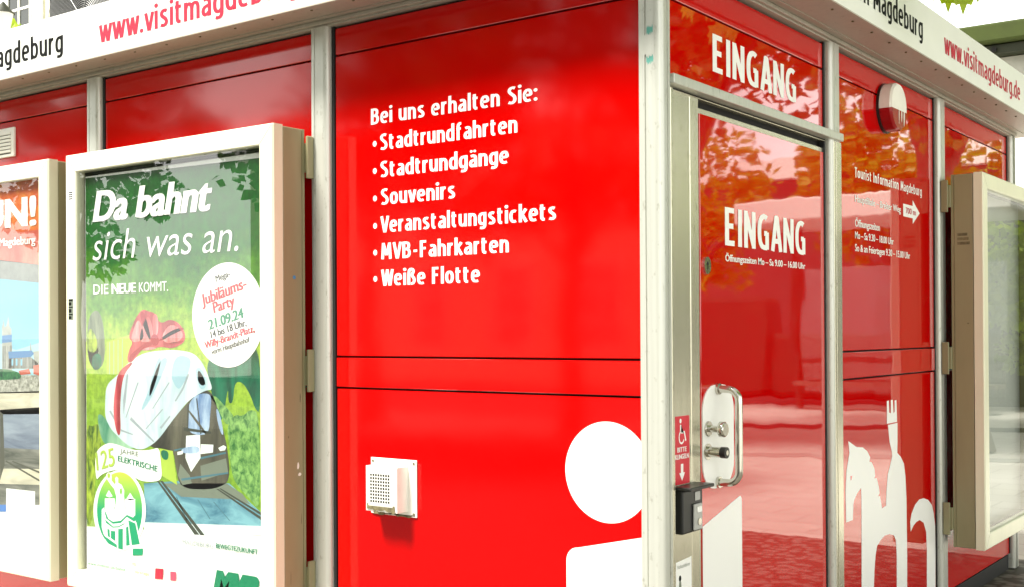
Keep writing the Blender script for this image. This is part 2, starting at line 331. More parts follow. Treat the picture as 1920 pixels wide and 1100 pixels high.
_g('s', .25, _s); _g('S', .31, [(.30,.89),(.22,.932),(.14,.928),(.055,.87),(.02,.775),(.05,.665),(.15,.56),(.26,.45),(.305,.335),(.30,.20),(.24,.10),(.15,.066),(.07,.078),(0,.115)])
_g('v', .27, [(-.02,X),(.125,0)], [(.29,X),(.145,0)]); _g('w', .46, [(-.02,X),(.10,0)], [(.235,X*.97),(.115,0)], [(.225,X*.97),(.345,0)], [(.48,X),(.36,0)])
_g('k', .27, [(0,0),(0,1.03)], [(.28,X),(.03,.36)], [(.085,.43),(.30,0)])
_g('B', .32, [(0,0),(0,1)], [(0,.932),(.14,.932),(.235,.90),(.28,.82),(.28,.68),(.235,.585),(.14,.54),(0,.54)], [(.14,.54),(.255,.50),(.315,.40),(.315,.24),(.265,.12),(.16,.068),(0,.068)])
_g('V', .34, [(-.02,1),(.16,0)], [(.36,1),(.18,0)]); _g('W', .54, [(-.02,1),(.115,0)], [(.275,.99),(.135,0)], [(.265,.99),(.405,0)], [(.56,1),(.425,0)])
_g('M', .45, [(0,0),(.045,1)], [(.045,.99),(.215,.24)], [(.405,.99),(.235,.24)], [(.45,0),(.405,1)])
_g('F', .25, [(0,0),(0,1)], [(0,.932),(.27,.932)], [(0,.53),(.24,.53)]); _g('E', .27, [(0,0),(0,1)], [(0,.932),(.28,.932)], [(0,.52),(.25,.52)], [(0,.068),(.29,.068)])
_g('N', .33, [(0,0),(0,1)], [(.33,0),(.33,1)], [(0,.97),(.33,.03)])
_g('G', .33, [(.32,.88),(.255,.925),(.185,.932),(.10,.89),(.03,.78),(0,.62),(0,.38),(.03,.21),(.095,.105),(.18,.068),(.33,.068)], [(.33,.02),(.33,.50)], [(.335,.465),(.20,.465)])
_g('A', .37, [(0,0),(.165,.985)], [(.37,0),(.205,.985)], [(.05,.29),(.32,.29)], [(.12,.95),(.25,.95)])
_g('T', .34, [(.17,0),(.17,1)], [(-.03,.932),(.37,.932)])
_g('ß', .31, [(0,0),(0,.77),(.03,.89),(.095,.952),(.175,.95),(.24,.89),(.255,.79),(.215,.69),(.165,.60),(.185,.52),(.27,.42),(.305,.30),(.29,.17),(.23,.085),(.15,.066),(.11,.07)])
_g('.', 0, ('dot', 0, .075)); _g(':', 0, ('dot', 0, .09), ('dot', 0, .60)); _g('-', .2, [(0,.40),(.2,.40)]); _g(' ', .06)
def signtext(mb, fr, body, u0, u1, z0, cap, d, mat, W=.155, track=.075):
    if hasattr(mb, 'next'): mb.next()
    x = W/2; strokes = []; pen = []
    for ch in body:
        adv, st = GL[ch]
        for s_ in st: strokes.append((x, s_))
        pen.append(x); x += adv + W + (track if ch not in 'vwVWTA' else track*.55)
    tot = x - W/2 - track; sx = (u1-u0)/tot; k = 0
    for x0, s_ in strokes:
        dd = d + (k % 6)*.00011; k += 1
        if s_[0] == 'dot':
            c = [(u0 + (x0+s_[1])*sx + W*.60*(s_[3] if len(s_) > 3 else 1)*sx*math.cos(t), z0 + cap*(s_[2] + W*.62*(s_[3] if len(s_) > 3 else 1)*math.sin(t))) for t in [2*math.pi*i/16 for i in range(16)]]
            mb.sheet(fr, c, dd, mat); continue
        if len(s_) >= 6:
            for _ in range(2):
                q_ = [s_[0]]
                for a, b in zip(s_, s_[1:]): q_ += [(a[0]*.75+b[0]*.25, a[1]*.75+b[1]*.25), (a[0]*.25+b[0]*.75, a[1]*.25+b[1]*.75)]
                s_ = q_ + [s_[-1]]
        L = []; Rr = []; n = len(s_)
        for i, (a, b) in enumerate(s_):
            p = s_[max(i-1, 0)]; q = s_[min(i+1, n-1)]
            d1 = Vector((a-p[0], b-p[1])); d2 = Vector((q[0]-a, q[1]-b))
            if d1.length < 1e-6: d1 = d2
            if d2.length < 1e-6: d2 = d1
            d1.normalize(); d2.normalize(); m_ = d1 + d2
            if m_.length < .3: m_ = d1.copy()
            m_.normalize(); nx, ny = -m_.y, m_.x; h = W/2 / max(.42, m_.dot(d1))
            if abs(d1.x) > abs(d1.y)*2: h *= .90        # slightly lighter horizontals
            L.append((a+nx*h, b+ny*h)); Rr.append((a-nx*h, b-ny*h))
        vs = [P(fr, u0+(x0+a)*sx, z0+b*cap, dd) for a, b in L] + [P(fr, u0+(x0+a)*sx, z0+b*cap, dd) for a, b in Rr]
        mb.add(vs, [(i, i+1, n+i+1, n+i) for i in range(n-1)], mat)
class TB:
    """a set of lettering lines: every line becomes an object of its own"""
    def __init__(s): s.p = []
    def next(s): s.p.append(MB())
    def add(s, *a, **k): 
        if not s.p: s.next()
        s.p[-1].add(*a, **k); return s
    def sheet(s, *a):
        if not s.p: s.next()
        s.p[-1].sheet(*a); return s
    def build(s, name, parent): return [m.build(name, parent) for m in s.p]
ART_MAIN=[
('trunk',1,[(-2.6921,1.502),(-2.6263,1.5582),(-2.5697,1.5007),(-2.5597,1.2971),(-2.6857,1.2954)]),
('lime',1,[(-2.5515,1.4102),(-2.3247,1.4541),(-2.3257,1.3003),(-2.4048,1.2771),(-2.5524,1.2747)]),
('lime',1,[(-2.7044,1.4101),(-2.6577,1.4444),(-2.6084,1.376),(-2.6356,1.2961),(-2.7051,1.2952)]),
('shrub',1,[(-2.7066,1.0653),(-2.6603,1.0443),(-2.6104,1.0692),(-2.5844,0.9796),(-2.6308,0.8634),(-2.647,0.7255),(-2.663,0.6259),(-2.7095,0.6217)]),
('shrubR',1,[(-1.7709,1.0211),(-1.786,1.0819),(-1.7394,1.1349),(-1.6938,1.1264),(-1.6484,1.1583),(-1.5981,1.14),(-1.5947,0.7702),(-1.6507,0.8158),(-1.7412,0.8697),(-1.7653,0.9396)]),
('pine',1,[(-1.9104,1.3268),(-1.8467,1.3585),(-1.7224,1.3899),(-1.5962,1.4103),(-1.5922,1.1402),(-1.6246,1.1591),(-1.6481,1.2087),(-1.6929,1.2582),(-1.7386,1.2573),(-1.7483,1.1754),(-1.7761,1.1745),(-1.7756,1.2463),(-1.8076,1.1015),(-1.8483,1.1102),(-1.8698,1.2028)]),
('ballast',1,[(-2.3004,0.83),(-2.0604,0.8577),(-1.7719,0.8676),(-1.5917,0.7705),(-1.592,0.7205),(-1.6815,0.7122),(-2.2944,0.6708)]),
('grey',2,[(-2.1753,0.8389),(-2.0439,0.8482),(-1.7874,0.8665),(-1.6958,0.8325),(-1.6509,0.7956),(-1.7416,0.8086),(-2.0609,0.7939)]),
('pave',2,[(-2.3015,0.6702),(-1.592,0.7205),(-1.5923,0.6845),(-2.2983,0.6223)]),
('rail',3,[(-2.2165,0.8468),(-2.2027,0.8477),(-1.9503,0.6538),(-1.9795,0.651)]),
('rail',3,[(-2.1958,0.8482),(-2.1786,0.8494),(-1.9181,0.6549),(-1.9439,0.6524)]),
('rail',3,[(-1.8501,0.8413),(-1.8375,0.8423),(-1.5918,0.7545),(-1.5919,0.7425)]),
('rail',3,[(-1.8312,0.8427),(-1.8218,0.8455),(-1.5917,0.7705),(-1.5918,0.7605)]),
('joint',3,[(-2.0943,0.7913),(-2.0876,0.7918),(-2.0218,0.7019),(-2.0283,0.7013)]),
('joint',3,[(-1.9623,0.7911),(-1.9559,0.7916),(-1.8826,0.7206),(-1.8889,0.72)]),
('joint',3,[(-1.8663,0.7883),(-1.8599,0.7888),(-1.7667,0.7248),(-1.7729,0.7242)]),
('greentram',2,[(-2.6219,1.0958),(-2.5948,1.1063),(-2.5399,1.0706),(-2.4398,1.0001),(-2.3418,0.9774),(-2.4172,0.9594),(-2.5562,0.9708),(-2.5955,1.0019)]),
('tramdark',2,[(-2.312,0.9789),(-2.1231,1.0964),(-2.0249,1.1623),(-1.9561,1.2215),(-1.8889,1.2231),(-1.8559,1.1936),(-1.8171,1.0999),(-1.7787,0.9985),(-1.7666,0.8794),(-1.8253,0.8494),(-1.9048,0.8331),(-2.0687,0.8272),(-2.0961,0.91),(-2.1097,0.9807)]),
('glassblue',4,[(-2.018,1.1581),(-1.9698,1.2036),(-1.8889,1.2118),(-1.8731,1.1888),(-1.8829,1.1233),(-1.89,1.0534),(-1.9573,1.0415),(-2.0228,1.0579)]),
('tramdark',5,[(-2.0278,1.1445),(-2.0112,1.145),(-1.8901,1.0447),(-1.9034,1.0397)]),
('paper',4,[(-2.0285,1.0382),(-1.9437,1.0466),(-1.9416,0.9547),(-1.9991,0.8967),(-2.0332,0.9494)]),
('glassblue',5,[(-2.0607,0.9878),(-1.9508,1.005),(-1.9442,0.9721),(-2.0539,0.9659)]),
('paper',5,[(-1.9386,1.0092),(-1.8637,1.0113),(-1.8666,0.9808),(-1.9415,0.9705)]),
('paper',5,[(-1.8348,0.9998),(-1.8046,1.0126),(-1.7877,1.0066),(-1.7956,0.9933),(-1.8243,0.9892)]),
('lime',4,[(-2.1952,0.9779),(-2.1126,0.9734),(-2.0854,0.8393),(-2.1816,0.8685)]),
('pine',5,[(-2.1924,0.9744),(-2.1381,0.972),(-2.1412,0.9341),(-2.1811,0.9362)]),
('cloth',6,[(-2.5629,1.1548),(-2.5545,1.2306),(-2.4764,1.2697),(-2.4302,1.3077),(-2.3543,1.3456),(-2.28,1.369),(-2.1354,1.3788),(-2.0512,1.3764),(-1.9823,1.3662),(-1.9418,1.3419),(-1.915,1.3142),(-1.8885,1.271),(-1.8649,1.2237),(-1.9022,1.2228),(-1.9562,1.2039),(-2.011,1.1786),(-2.0667,1.1343),(-2.1232,1.0875),(-2.1949,1.0213),(-2.2532,0.9866),(-2.3196,0.9648),(-2.3868,0.975),(-2.4322,0.9912),(-2.4781,1.0169),(-2.5167,1.0386),(-2.5477,1.0703),(-2.5633,1.098)]),
('fold',7,[(-2.0932,1.3566),(-2.0098,1.3528),(-1.9935,1.3308),(-2.0158,1.2775),(-2.0661,1.2188),(-2.094,1.2315),(-2.1247,1.2757)]),
('fold',7,[(-2.2072,1.3468),(-2.1784,1.3452),(-2.2224,1.2377),(-2.2666,1.1729),(-2.2515,1.2462)]),
('fold',7,[(-1.9555,1.3049),(-1.922,1.2791),(-1.9022,1.2315),(-1.9426,1.2218),(-1.9558,1.261)]),
('foldg',7,[(-2.34,1.2444),(-2.3311,1.2427),(-2.4163,1.0942),(-2.4224,1.0958)]),
('foldg',7,[(-2.1363,1.2485),(-2.1292,1.2469),(-2.2376,1.1374),(-2.2434,1.139)]),
('foldg',7,[(-2.1798,1.1393),(-2.1712,1.1378),(-2.282,1.0536),(-2.2879,1.0552)]),
('foldg',7,[(-2.4548,1.046),(-2.3714,1.0294),(-2.3744,1.0246),(-2.4533,1.0368)]),
('ribbon',8,[(-2.5002,1.1754),(-2.4891,1.2226),(-2.4764,1.2697),(-2.4486,1.2982),(-2.3845,1.3268),(-2.3695,1.3214),(-2.4273,1.2799),(-2.4491,1.2235),(-2.4589,1.1299),(-2.4533,1.0414),(-2.4658,1.0129),(-2.4887,1.0399),(-2.5053,1.1096)]),
('ribbon',8,[(-2.4117,1.3302),(-2.3969,1.3769),(-2.3679,1.4102),(-2.4038,1.4279),(-2.3601,1.4985),(-2.3385,1.5202),(-2.3028,1.5461),(-2.2607,1.5345),(-2.2259,1.5296),(-2.2053,1.4968),(-2.1744,1.4857),(-2.13,1.5025),(-2.0729,1.489),(-2.03,1.4484),(-2.0336,1.4102),(-2.0903,1.3889),(-2.1308,1.3845),(-2.1922,1.3929),(-2.2442,1.3776),(-2.3039,1.3839),(-2.3396,1.3551),(-2.3828,1.3217)]),
('ribbonl',9,[(-2.3392,1.4102),(-2.2783,1.5238),(-2.2469,1.4973),(-2.2266,1.4211),(-2.2615,1.4102)]),
('ribbonl',9,[(-2.192,1.4188),(-2.1301,1.4874),(-2.0564,1.4612),(-2.0401,1.4272),(-2.107,1.3995)]),
('ribbond',9,[(-2.2474,1.4276),(-2.2057,1.4319),(-2.1956,1.3994),(-2.2372,1.3928)]),
('banner',10,[(-2.6364,0.9282),(-2.6027,0.961),(-2.5474,0.9828),(-2.5083,0.9834),(-2.4697,0.9788),(-2.3935,0.9652),(-2.3187,0.9637),(-2.2451,0.9709),(-2.1979,0.9848),(-2.1875,0.9221),(-2.1794,0.8549),(-2.2314,0.8414),(-2.2899,0.8382),(-2.3343,0.8419),(-2.3942,0.8633),(-2.4474,0.8728),(-2.5013,0.8726),(-2.5639,0.8567),(-2.6035,0.8399),(-2.6292,0.8167)]),
('ovalw',11,[(-2.287,0.7196),(-2.2893,0.6935),(-2.2958,0.6676),(-2.3064,0.6426),(-2.3208,0.6191),(-2.3388,0.5975),(-2.3599,0.5784),(-2.3836,0.5623),(-2.4094,0.5495),(-2.4367,0.5405),(-2.4649,0.5355),(-2.4932,0.5346),(-2.521,0.5379),(-2.5476,0.5454),(-2.5722,0.5569),(-2.5943,0.5721),(-2.6132,0.5908),(-2.6284,0.6124),(-2.6395,0.6363),(-2.6463,0.6621),(-2.6484,0.6889),(-2.6459,0.7161),(-2.6388,0.743),(-2.6274,0.7689),(-2.6119,0.7931),(-2.5927,0.815),(-2.5704,0.834),(-2.5456,0.8497),(-2.5189,0.8617),(-2.4911,0.8697),(-2.4627,0.8737),(-2.4346,0.8734),(-2.4073,0.869),(-2.3816,0.8606),(-2.3581,0.8485),(-2.3372,0.833),(-2.3196,0.8144),(-2.3054,0.7933),(-2.2952,0.77),(-2.289,0.7453)]),
('oval',12,[(-2.3106,0.7185),(-2.3127,0.6937),(-2.3183,0.6692),(-2.3275,0.6455),(-2.3401,0.6233),(-2.3556,0.6029),(-2.3739,0.585),(-2.3945,0.5699),(-2.4168,0.5581),(-2.4405,0.5498),(-2.4648,0.5453),(-2.4893,0.5447),(-2.5133,0.5481),(-2.5362,0.5555),(-2.5574,0.5666),(-2.5763,0.5812),(-2.5926,0.599),(-2.6056,0.6196),(-2.6152,0.6423),(-2.621,0.6667),(-2.6228,0.692),(-2.6206,0.7177),(-2.6145,0.7431),(-2.6047,0.7675),(-2.5913,0.7903),(-2.5748,0.8108),(-2.5557,0.8287),(-2.5343,0.8434),(-2.5113,0.8547),(-2.4872,0.8621),(-2.4627,0.8657),(-2.4384,0.8653),(-2.4149,0.8611),(-2.3926,0.853),(-2.3722,0.8414),(-2.3542,0.8265),(-2.3388,0.8088),(-2.3266,0.7886),(-2.3177,0.7665),(-2.3123,0.7429)]),
('white',13,[(-2.5662,0.7479),(-2.4982,0.7532),(-2.493,0.7255),(-2.5063,0.7057),(-2.5008,0.7061),(-2.4906,0.7257),(-2.4865,0.7635),(-2.5003,0.7929),(-2.5235,0.8077),(-2.5515,0.8316),(-2.5561,0.8478),(-2.5442,0.859),(-2.5231,0.8594),(-2.517,0.8434),(-2.5187,0.8268),(-2.4955,0.812),(-2.49,0.8218),(-2.4938,0.8379),(-2.4829,0.8457),(-2.4722,0.8385),(-2.473,0.8206),(-2.4478,0.8131),(-2.4311,0.791),(-2.4328,0.7677),(-2.4284,0.7448),(-2.4286,0.7122),(-2.424,0.7126),(-2.4252,0.7566),(-2.3573,0.762),(-2.3577,0.6951),(-2.3728,0.6837),(-2.4143,0.6911),(-2.4564,0.6632),(-2.5105,0.6537),(-2.5494,0.6666),(-2.5665,0.6959)]),
('oval',14,[(-2.4617,0.7958),(-2.4478,0.7991),(-2.4449,0.7854),(-2.4526,0.7698),(-2.4618,0.7794)]),
('lime',14,[(-2.5482,0.8507),(-2.5364,0.8576),(-2.5263,0.8498),(-2.5311,0.8363),(-2.5452,0.8367)]),
('white',13,[(-2.5598,0.7588),(-2.5377,0.7854),(-2.5113,0.7606),(-2.5347,0.7541)]),
('white',13,[(-2.4176,0.7572),(-2.3909,0.7848),(-2.3633,0.7592),(-2.3911,0.7533)]),
('white',13,[(-2.5886,0.6987),(-2.5711,0.7096),(-2.5635,0.6772),(-2.5222,0.6503),(-2.4564,0.6576),(-2.412,0.6834),(-2.3578,0.6744),(-2.3489,0.6637),(-2.3175,0.5748),(-2.3067,0.5347),(-2.3753,0.5274),(-2.4113,0.5606),(-2.4419,0.5435),(-2.4803,0.5418),(-2.5267,0.5511),(-2.5657,0.5731),(-2.5891,0.6229)]),
('oval',15,[(-2.5649,0.696),(-2.5416,0.664),(-2.5066,0.6531),(-2.4579,0.6621),(-2.4165,0.6891),(-2.3728,0.6818),(-2.3563,0.6731),(-2.3654,0.6677),(-2.4143,0.6828),(-2.4549,0.654),(-2.5105,0.6452),(-2.5573,0.6636)]),
('oval',15,[(-2.5667,0.6604),(-2.5106,0.6339),(-2.4719,0.6385),(-2.4274,0.6565),(-2.432,0.6505),(-2.4719,0.6338),(-2.5122,0.6291),(-2.5574,0.6447)]),
('oval',15,[(-2.5497,0.6209),(-2.5341,0.6186),(-2.5304,0.586),(-2.546,0.5892)]),
('oval',15,[(-2.5247,0.6148),(-2.4937,0.6154),(-2.4939,0.5732),(-2.5249,0.5842)]),
('oval',15,[(-2.4735,0.6266),(-2.4413,0.6311),(-2.4419,0.5435),(-2.4741,0.5448)]),
('oval',15,[(-2.4199,0.6386),(-2.4047,0.6447),(-2.3946,0.5669),(-2.4189,0.5621)]),
('oval',15,[(-2.4045,0.6702),(-2.3564,0.6607),(-2.3271,0.5784),(-2.381,0.5683)]),
('oval',15,[(-2.3751,0.5551),(-2.3065,0.5622),(-2.3096,0.5344),(-2.3753,0.5264)]),
('oval',15,[(-2.5813,0.5999),(-2.5656,0.5873),(-2.484,0.5601),(-2.4818,0.5463),(-2.5423,0.5589),(-2.5735,0.5818)]),
('circ',16,[(-1.567,1.5125),(-1.5681,1.5335),(-1.5716,1.5542),(-1.5773,1.5745),(-1.5851,1.5941),(-1.5951,1.6127),(-1.607,1.6304),(-1.6208,1.6467),(-1.6363,1.6615),(-1.6534,1.6747),(-1.6717,1.6861),(-1.6913,1.6957),(-1.7118,1.7032),(-1.7329,1.7086),(-1.7546,1.7119),(-1.7765,1.713),(-1.7984,1.7119),(-1.8201,1.7086),(-1.8412,1.7032),(-1.8617,1.6957),(-1.8812,1.6861),(-1.8996,1.6747),(-1.9167,1.6615),(-1.9322,1.6467),(-1.946,1.6304),(-1.9579,1.6127),(-1.9679,1.5941),(-1.9757,1.5745),(-1.9814,1.5542),(-1.9849,1.5335),(-1.986,1.5125),(-1.9849,1.4915),(-1.9814,1.4708),(-1.9757,1.4505),(-1.9679,1.4309),(-1.9579,1.4123),(-1.946,1.3946),(-1.9322,1.3783),(-1.9167,1.3635),(-1.8996,1.3503),(-1.8813,1.3389),(-1.8617,1.3293),(-1.8412,1.3218),(-1.8201,1.3164),(-1.7984,1.3131),(-1.7765,1.312),(-1.7546,1.3131),(-1.7329,1.3164),(-1.7118,1.3218),(-1.6913,1.3293),(-1.6717,1.3389),(-1.6534,1.3503),(-1.6363,1.3635),(-1.6208,1.3783),(-1.607,1.3946),(-1.5951,1.4123),(-1.5851,1.4309),(-1.5773,1.4505),(-1.5716,1.4708),(-1.5681,1.4915)]),
('red',17,[(-2.2258,0.4907),(-2.1741,0.4944),(-2.1778,0.4509),(-2.2295,0.4469)]),
('pink',17,[(-2.1299,0.4887),(-2.0929,0.4908),(-2.0931,0.4546),(-2.1302,0.4523)]),
('ribbond',9,[(-2.3242,1.5245),(-2.3028,1.5417),(-2.2749,1.4976),(-2.2474,1.4233),(-2.2614,1.4189),(-2.3032,1.4803)]),
('ribbonl',9,[(-2.3895,1.4102),(-2.353,1.4852),(-2.3243,1.5069),(-2.2894,1.4321),(-2.325,1.4102)]),
('ribbond',9,[(-2.4043,1.3481),(-2.2967,1.4058),(-2.2405,1.4102),(-2.2406,1.3971),(-2.3252,1.375),(-2.3828,1.3261)]),
('ribbonl',9,[(-2.3252,1.3772),(-2.2476,1.3928),(-2.206,1.3842),(-2.2757,1.3752)]),
('ribbond',9,[(-2.2024,1.4189),(-2.1168,1.4573),(-2.0497,1.4697),(-2.0365,1.4611),(-2.1101,1.4402),(-2.1921,1.4102)]),
('ribbond',9,[(-2.1921,1.4016),(-2.0902,1.4102),(-2.0401,1.4187),(-2.0468,1.4081),(-2.1037,1.3974)]),
('ribbonl',9,[(-2.2398,1.5189),(-2.212,1.5272),(-2.1985,1.4881),(-2.2057,1.4362),(-2.2334,1.4363)]),
('ribbond',10,[(-2.2509,1.432),(-2.2264,1.4449),(-2.1988,1.4318),(-2.1956,1.4059),(-2.2198,1.3928),(-2.2476,1.4015)]),
('fold',7,[(-2.1925,1.341),(-2.131,1.3501),(-2.1931,1.2546),(-2.2772,1.1481),(-2.3269,1.1201),(-2.2628,1.214)]),
('foldg',7,[(-2.4121,1.2769),(-2.4012,1.2793),(-2.4201,1.1613),(-2.435,1.1074),(-2.4383,1.1652)]),
('foldg',7,[(-2.0179,1.2833),(-2.0047,1.2835),(-2.0448,1.2193),(-2.0918,1.1712),(-2.0984,1.1752),(-2.0513,1.2276)]),
('foldg',7,[(-2.3843,1.1004),(-2.2293,1.0064),(-2.2363,1.0017),(-2.3916,1.0868)]),
('foldg',7,[(-2.1944,1.0643),(-2.1326,1.1142),(-2.1258,1.1101),(-2.1841,1.0583)]),
('fold',7,[(-1.9719,1.3051),(-1.933,1.3098),(-1.9013,1.2519),(-1.9271,1.2346),(-1.9592,1.2591)]),
('foldg',7,[(-2.5347,1.1173),(-2.5234,1.1222),(-2.4573,1.053),(-2.4647,1.046)]),
('glassblue',5,[(-1.848,1.1578),(-1.8261,1.1379),(-1.8017,1.0566),(-1.8142,1.0498),(-1.8389,1.1003)]),
('joint',5,[(-2.1065,0.9784),(-2.043,0.9903),(-2.043,0.986),(-2.1031,0.9721)]),
('joint',5,[(-1.9418,0.958),(-1.7897,0.9873),(-1.7898,0.9812),(-1.9419,0.9496)]),
('grey',4,[(-2.0666,0.9252),(-2.0074,0.8825),(-1.9945,0.8517),(-2.0539,0.8411),(-2.0803,0.8776)]),
('grey',4,[(-1.942,0.9245),(-1.7899,0.9627),(-1.7778,0.9102),(-1.936,0.8663)]),
('joint',5,[(-2.0604,0.8662),(-1.7778,0.9102),(-1.7779,0.904),(-2.0571,0.8579)]),
('rail',6,[(-2.0187,1.1628),(-2.0088,1.1652),(-2.0161,1.0551),(-2.026,1.0547)]),
('rail',6,[(-1.9662,1.1876),(-1.9597,1.1898),(-1.9348,1.0504),(-1.9412,1.048)]),
('rail',5,[(-2.0424,1.0709),(-1.8771,1.0614),(-1.8772,1.0531),(-2.0425,1.0582)]),
('paper',6,[(-2.083,0.9711),(-2.0497,0.9772),(-2.0498,0.9645),(-2.0831,0.9583)]),
('foldg',2,[(-2.5327,1.4102),(-2.529,1.4102),(-2.5299,1.275),(-2.5336,1.275)]),
('foldg',2,[(-2.5029,1.4146),(-2.4992,1.4146),(-2.5001,1.2755),(-2.5038,1.2755)]),
('foldg',2,[(-2.4733,1.4191),(-2.4696,1.4191),(-2.4705,1.2805),(-2.4742,1.2804)]),
('foldg',2,[(-2.4439,1.4235),(-2.4403,1.4235),(-2.4411,1.2943),(-2.4448,1.2942)]),
('pine',2,[(-2.6583,1.3553),(-2.5895,1.3648),(-2.5861,1.2968),(-2.6549,1.2867)]),
('shrub',2,[(-2.6964,1.4446),(-2.6652,1.4742),(-2.6271,1.4375),(-2.6121,1.3874),(-2.6429,1.3599),(-2.6891,1.3757)]),
('shrubR',2,[(-1.9081,1.2017),(-1.8636,1.1863),(-1.8261,1.1379),(-1.7829,1.082),(-1.7395,1.1206),(-1.7639,1.1442),(-1.8072,1.1715),(-1.8508,1.2033)]),
('white',16,[(-1.6463,1.4828),(-1.6433,1.4828),(-1.6433,1.4808),(-1.6463,1.4808)]),
]
ART_LEFT=[
('lo',1,[(-4.6005,2.3652),(-3.0306,2.2222),(-3.0328,1.8877),(-4.6029,1.9718)]),
('lpink',2,[(-4.6028,1.9942),(-3.3275,1.9331),(-3.1951,1.9062),(-3.0326,1.9116),(-3.0336,1.7516),(-4.6036,1.8594)]),
('lgrey',2,[(-4.6035,1.8706),(-3.0336,1.7516),(-3.0342,1.6704),(-4.6041,1.7695)]),
('lsky',1,[(-4.6041,1.7695),(-3.0342,1.6704),(-3.0368,1.262),(-4.6073,1.2357)]),
('lsky2',2,[(-4.6063,1.4099),(-3.8509,1.5142),(-3.2422,1.3734),(-3.0358,1.4101),(-3.0368,1.262),(-4.6073,1.2357)]),
('lstone',3,[(-3.3587,1.2566),(-3.3573,1.4793),(-3.3436,1.5138),(-3.3348,1.4792),(-3.3213,1.484),(-3.3032,1.5281),(-3.2946,1.4838),(-3.2769,1.4689),(-3.2738,1.2581)]),
('lblue',4,[(-3.3575,1.4397),(-3.2727,1.4444),(-3.2773,1.4101),(-3.3577,1.4051)]),
('lstone2',4,[(-3.3578,1.3902),(-3.3264,1.3928),(-3.3271,1.2868),(-3.3585,1.2863)]),
('lstone2',4,[(-3.313,1.3903),(-3.273,1.3953),(-3.2736,1.2924),(-3.3092,1.287)]),
('lblue',5,[(-3.3042,1.3658),(-3.1123,1.3715),(-3.0953,1.3572),(-3.121,1.3426),(-3.3,1.3338)]),
('lstone2',4,[(-3.3,1.3338),(-3.121,1.3426),(-3.0617,1.3143),(-3.0618,1.2903),(-3.3003,1.2871)]),
('lsky',5,[(-3.2778,1.3316),(-3.2645,1.3317),(-3.2647,1.3023),(-3.278,1.3021)]),
('lsky',5,[(-3.2425,1.3319),(-3.2293,1.332),(-3.2295,1.3027),(-3.2427,1.3026)]),
('lsky',5,[(-3.2031,1.3322),(-3.1901,1.3323),(-3.1902,1.3032),(-3.2033,1.303)]),
('lstone2',5,[(-3.1294,1.3715),(-3.1227,1.4101),(-3.1123,1.3715)]),
('lstone',4,[(-3.1038,1.3668),(-3.0361,1.3719),(-3.0368,1.262),(-3.0789,1.2661)]),
('lroof',5,[(-3.2209,1.2784),(-3.1342,1.2894),(-3.1215,1.2654),(-3.2079,1.2592)]),
('lroof',5,[(-3.0999,1.3043),(-3.0365,1.3098),(-3.0368,1.2573),(-3.1002,1.2658)]),
('lbush',5,[(-4.6073,1.2357),(-3.5612,1.2836),(-3.3766,1.2861),(-3.287,1.2824),(-3.2166,1.2712),(-3.1906,1.2497),(-3.2431,1.2341),(-4.6075,1.2076)]),
('lpeb',3,[(-4.6073,1.2357),(-3.0368,1.262),(-3.0373,1.1832),(-4.6079,1.143)]),
('lsand',3,[(-4.6079,1.143),(-3.0372,1.1904),(-3.0379,1.0877),(-4.6085,1.0391)]),
('lriver',3,[(-4.6085,1.0391),(-3.0377,1.1188),(-3.0389,0.9278),(-4.6093,0.8987)]),
('lquay',3,[(-4.6093,0.8987),(-3.0389,0.9278),(-3.0394,0.8418),(-4.6101,0.7751)]),
('lsand',3,[(-4.6101,0.7751),(-3.0394,0.8418),(-3.0399,0.7702),(-4.6105,0.7077)]),
('lrail',4,[(-3.3342,0.8575),(-3.3253,0.863),(-3.0398,0.7893),(-3.0398,0.7797)]),
('lrail',4,[(-3.2808,0.8607),(-3.2675,0.864),(-3.0395,0.8275),(-3.0396,0.8179)]),
('lquay',3,[(-4.6105,0.7077),(-3.0399,0.7702),(-3.0405,0.6819),(-4.6112,0.5814)]),
('lblue2',4,[(-4.6112,0.5954),(-3.3176,0.6592),(-3.3178,0.6272),(-4.6114,0.5533)]),
('white',5,[(-3.3261,0.7348),(-3.0908,0.7377),(-3.092,0.5457),(-3.3273,0.5328)]),
('lrail',4,[(-3.3778,1.0878),(-3.3508,1.0764),(-3.3388,0.8424),(-3.3798,0.7656)]),
]
HORSE_BODY=[(1.605,0.9786),(1.636,0.9687),(1.6989,0.9462),(1.7743,0.9385),(1.8291,0.9184),(1.8665,0.8879),(1.8571,0.8692),(1.8841,0.8652),(1.9198,0.832),(1.9283,0.7996),(1.9144,0.7915),(1.9465,0.7898),(1.9734,0.7473),(1.9821,0.7185),(1.9633,0.7072),(1.9888,0.7042),(2.0135,0.647),(2.0659,0.6526),(2.0745,0.7202),(2.0929,0.7909),(2.1378,0.8435),(2.153,0.8666),(2.151,0.8872),(2.1203,0.9345),(2.1001,1.0131),(2.2309,1.0143),(2.229,0.926),(2.2253,0.8767),(2.2729,0.8543),(2.3183,0.8185),(2.3377,0.758),(2.3509,0.6557),(2.3531,0.5209),(2.3552,0.386),(2.3506,0.1851),(2.2031,0.2124),(2.2073,0.4008),(2.1989,0.4761),(2.1698,0.5049),(2.1112,0.5189),(2.0439,0.5212),(1.987,0.507),(1.9448,0.4895),(1.9256,0.4529),(1.9106,0.3924),(1.8943,0.2696),(1.7482,0.2966),(1.7523,0.4953),(1.7547,0.7251),(1.7513,0.7677),(1.7056,0.7499),(1.6711,0.7273),(1.6581,0.7061),(1.6505,0.6429),(1.5737,0.6433),(1.571,0.7167),(1.5701,0.7764),(1.582,0.8572),(1.5992,0.8929),(1.6164,0.9289)]
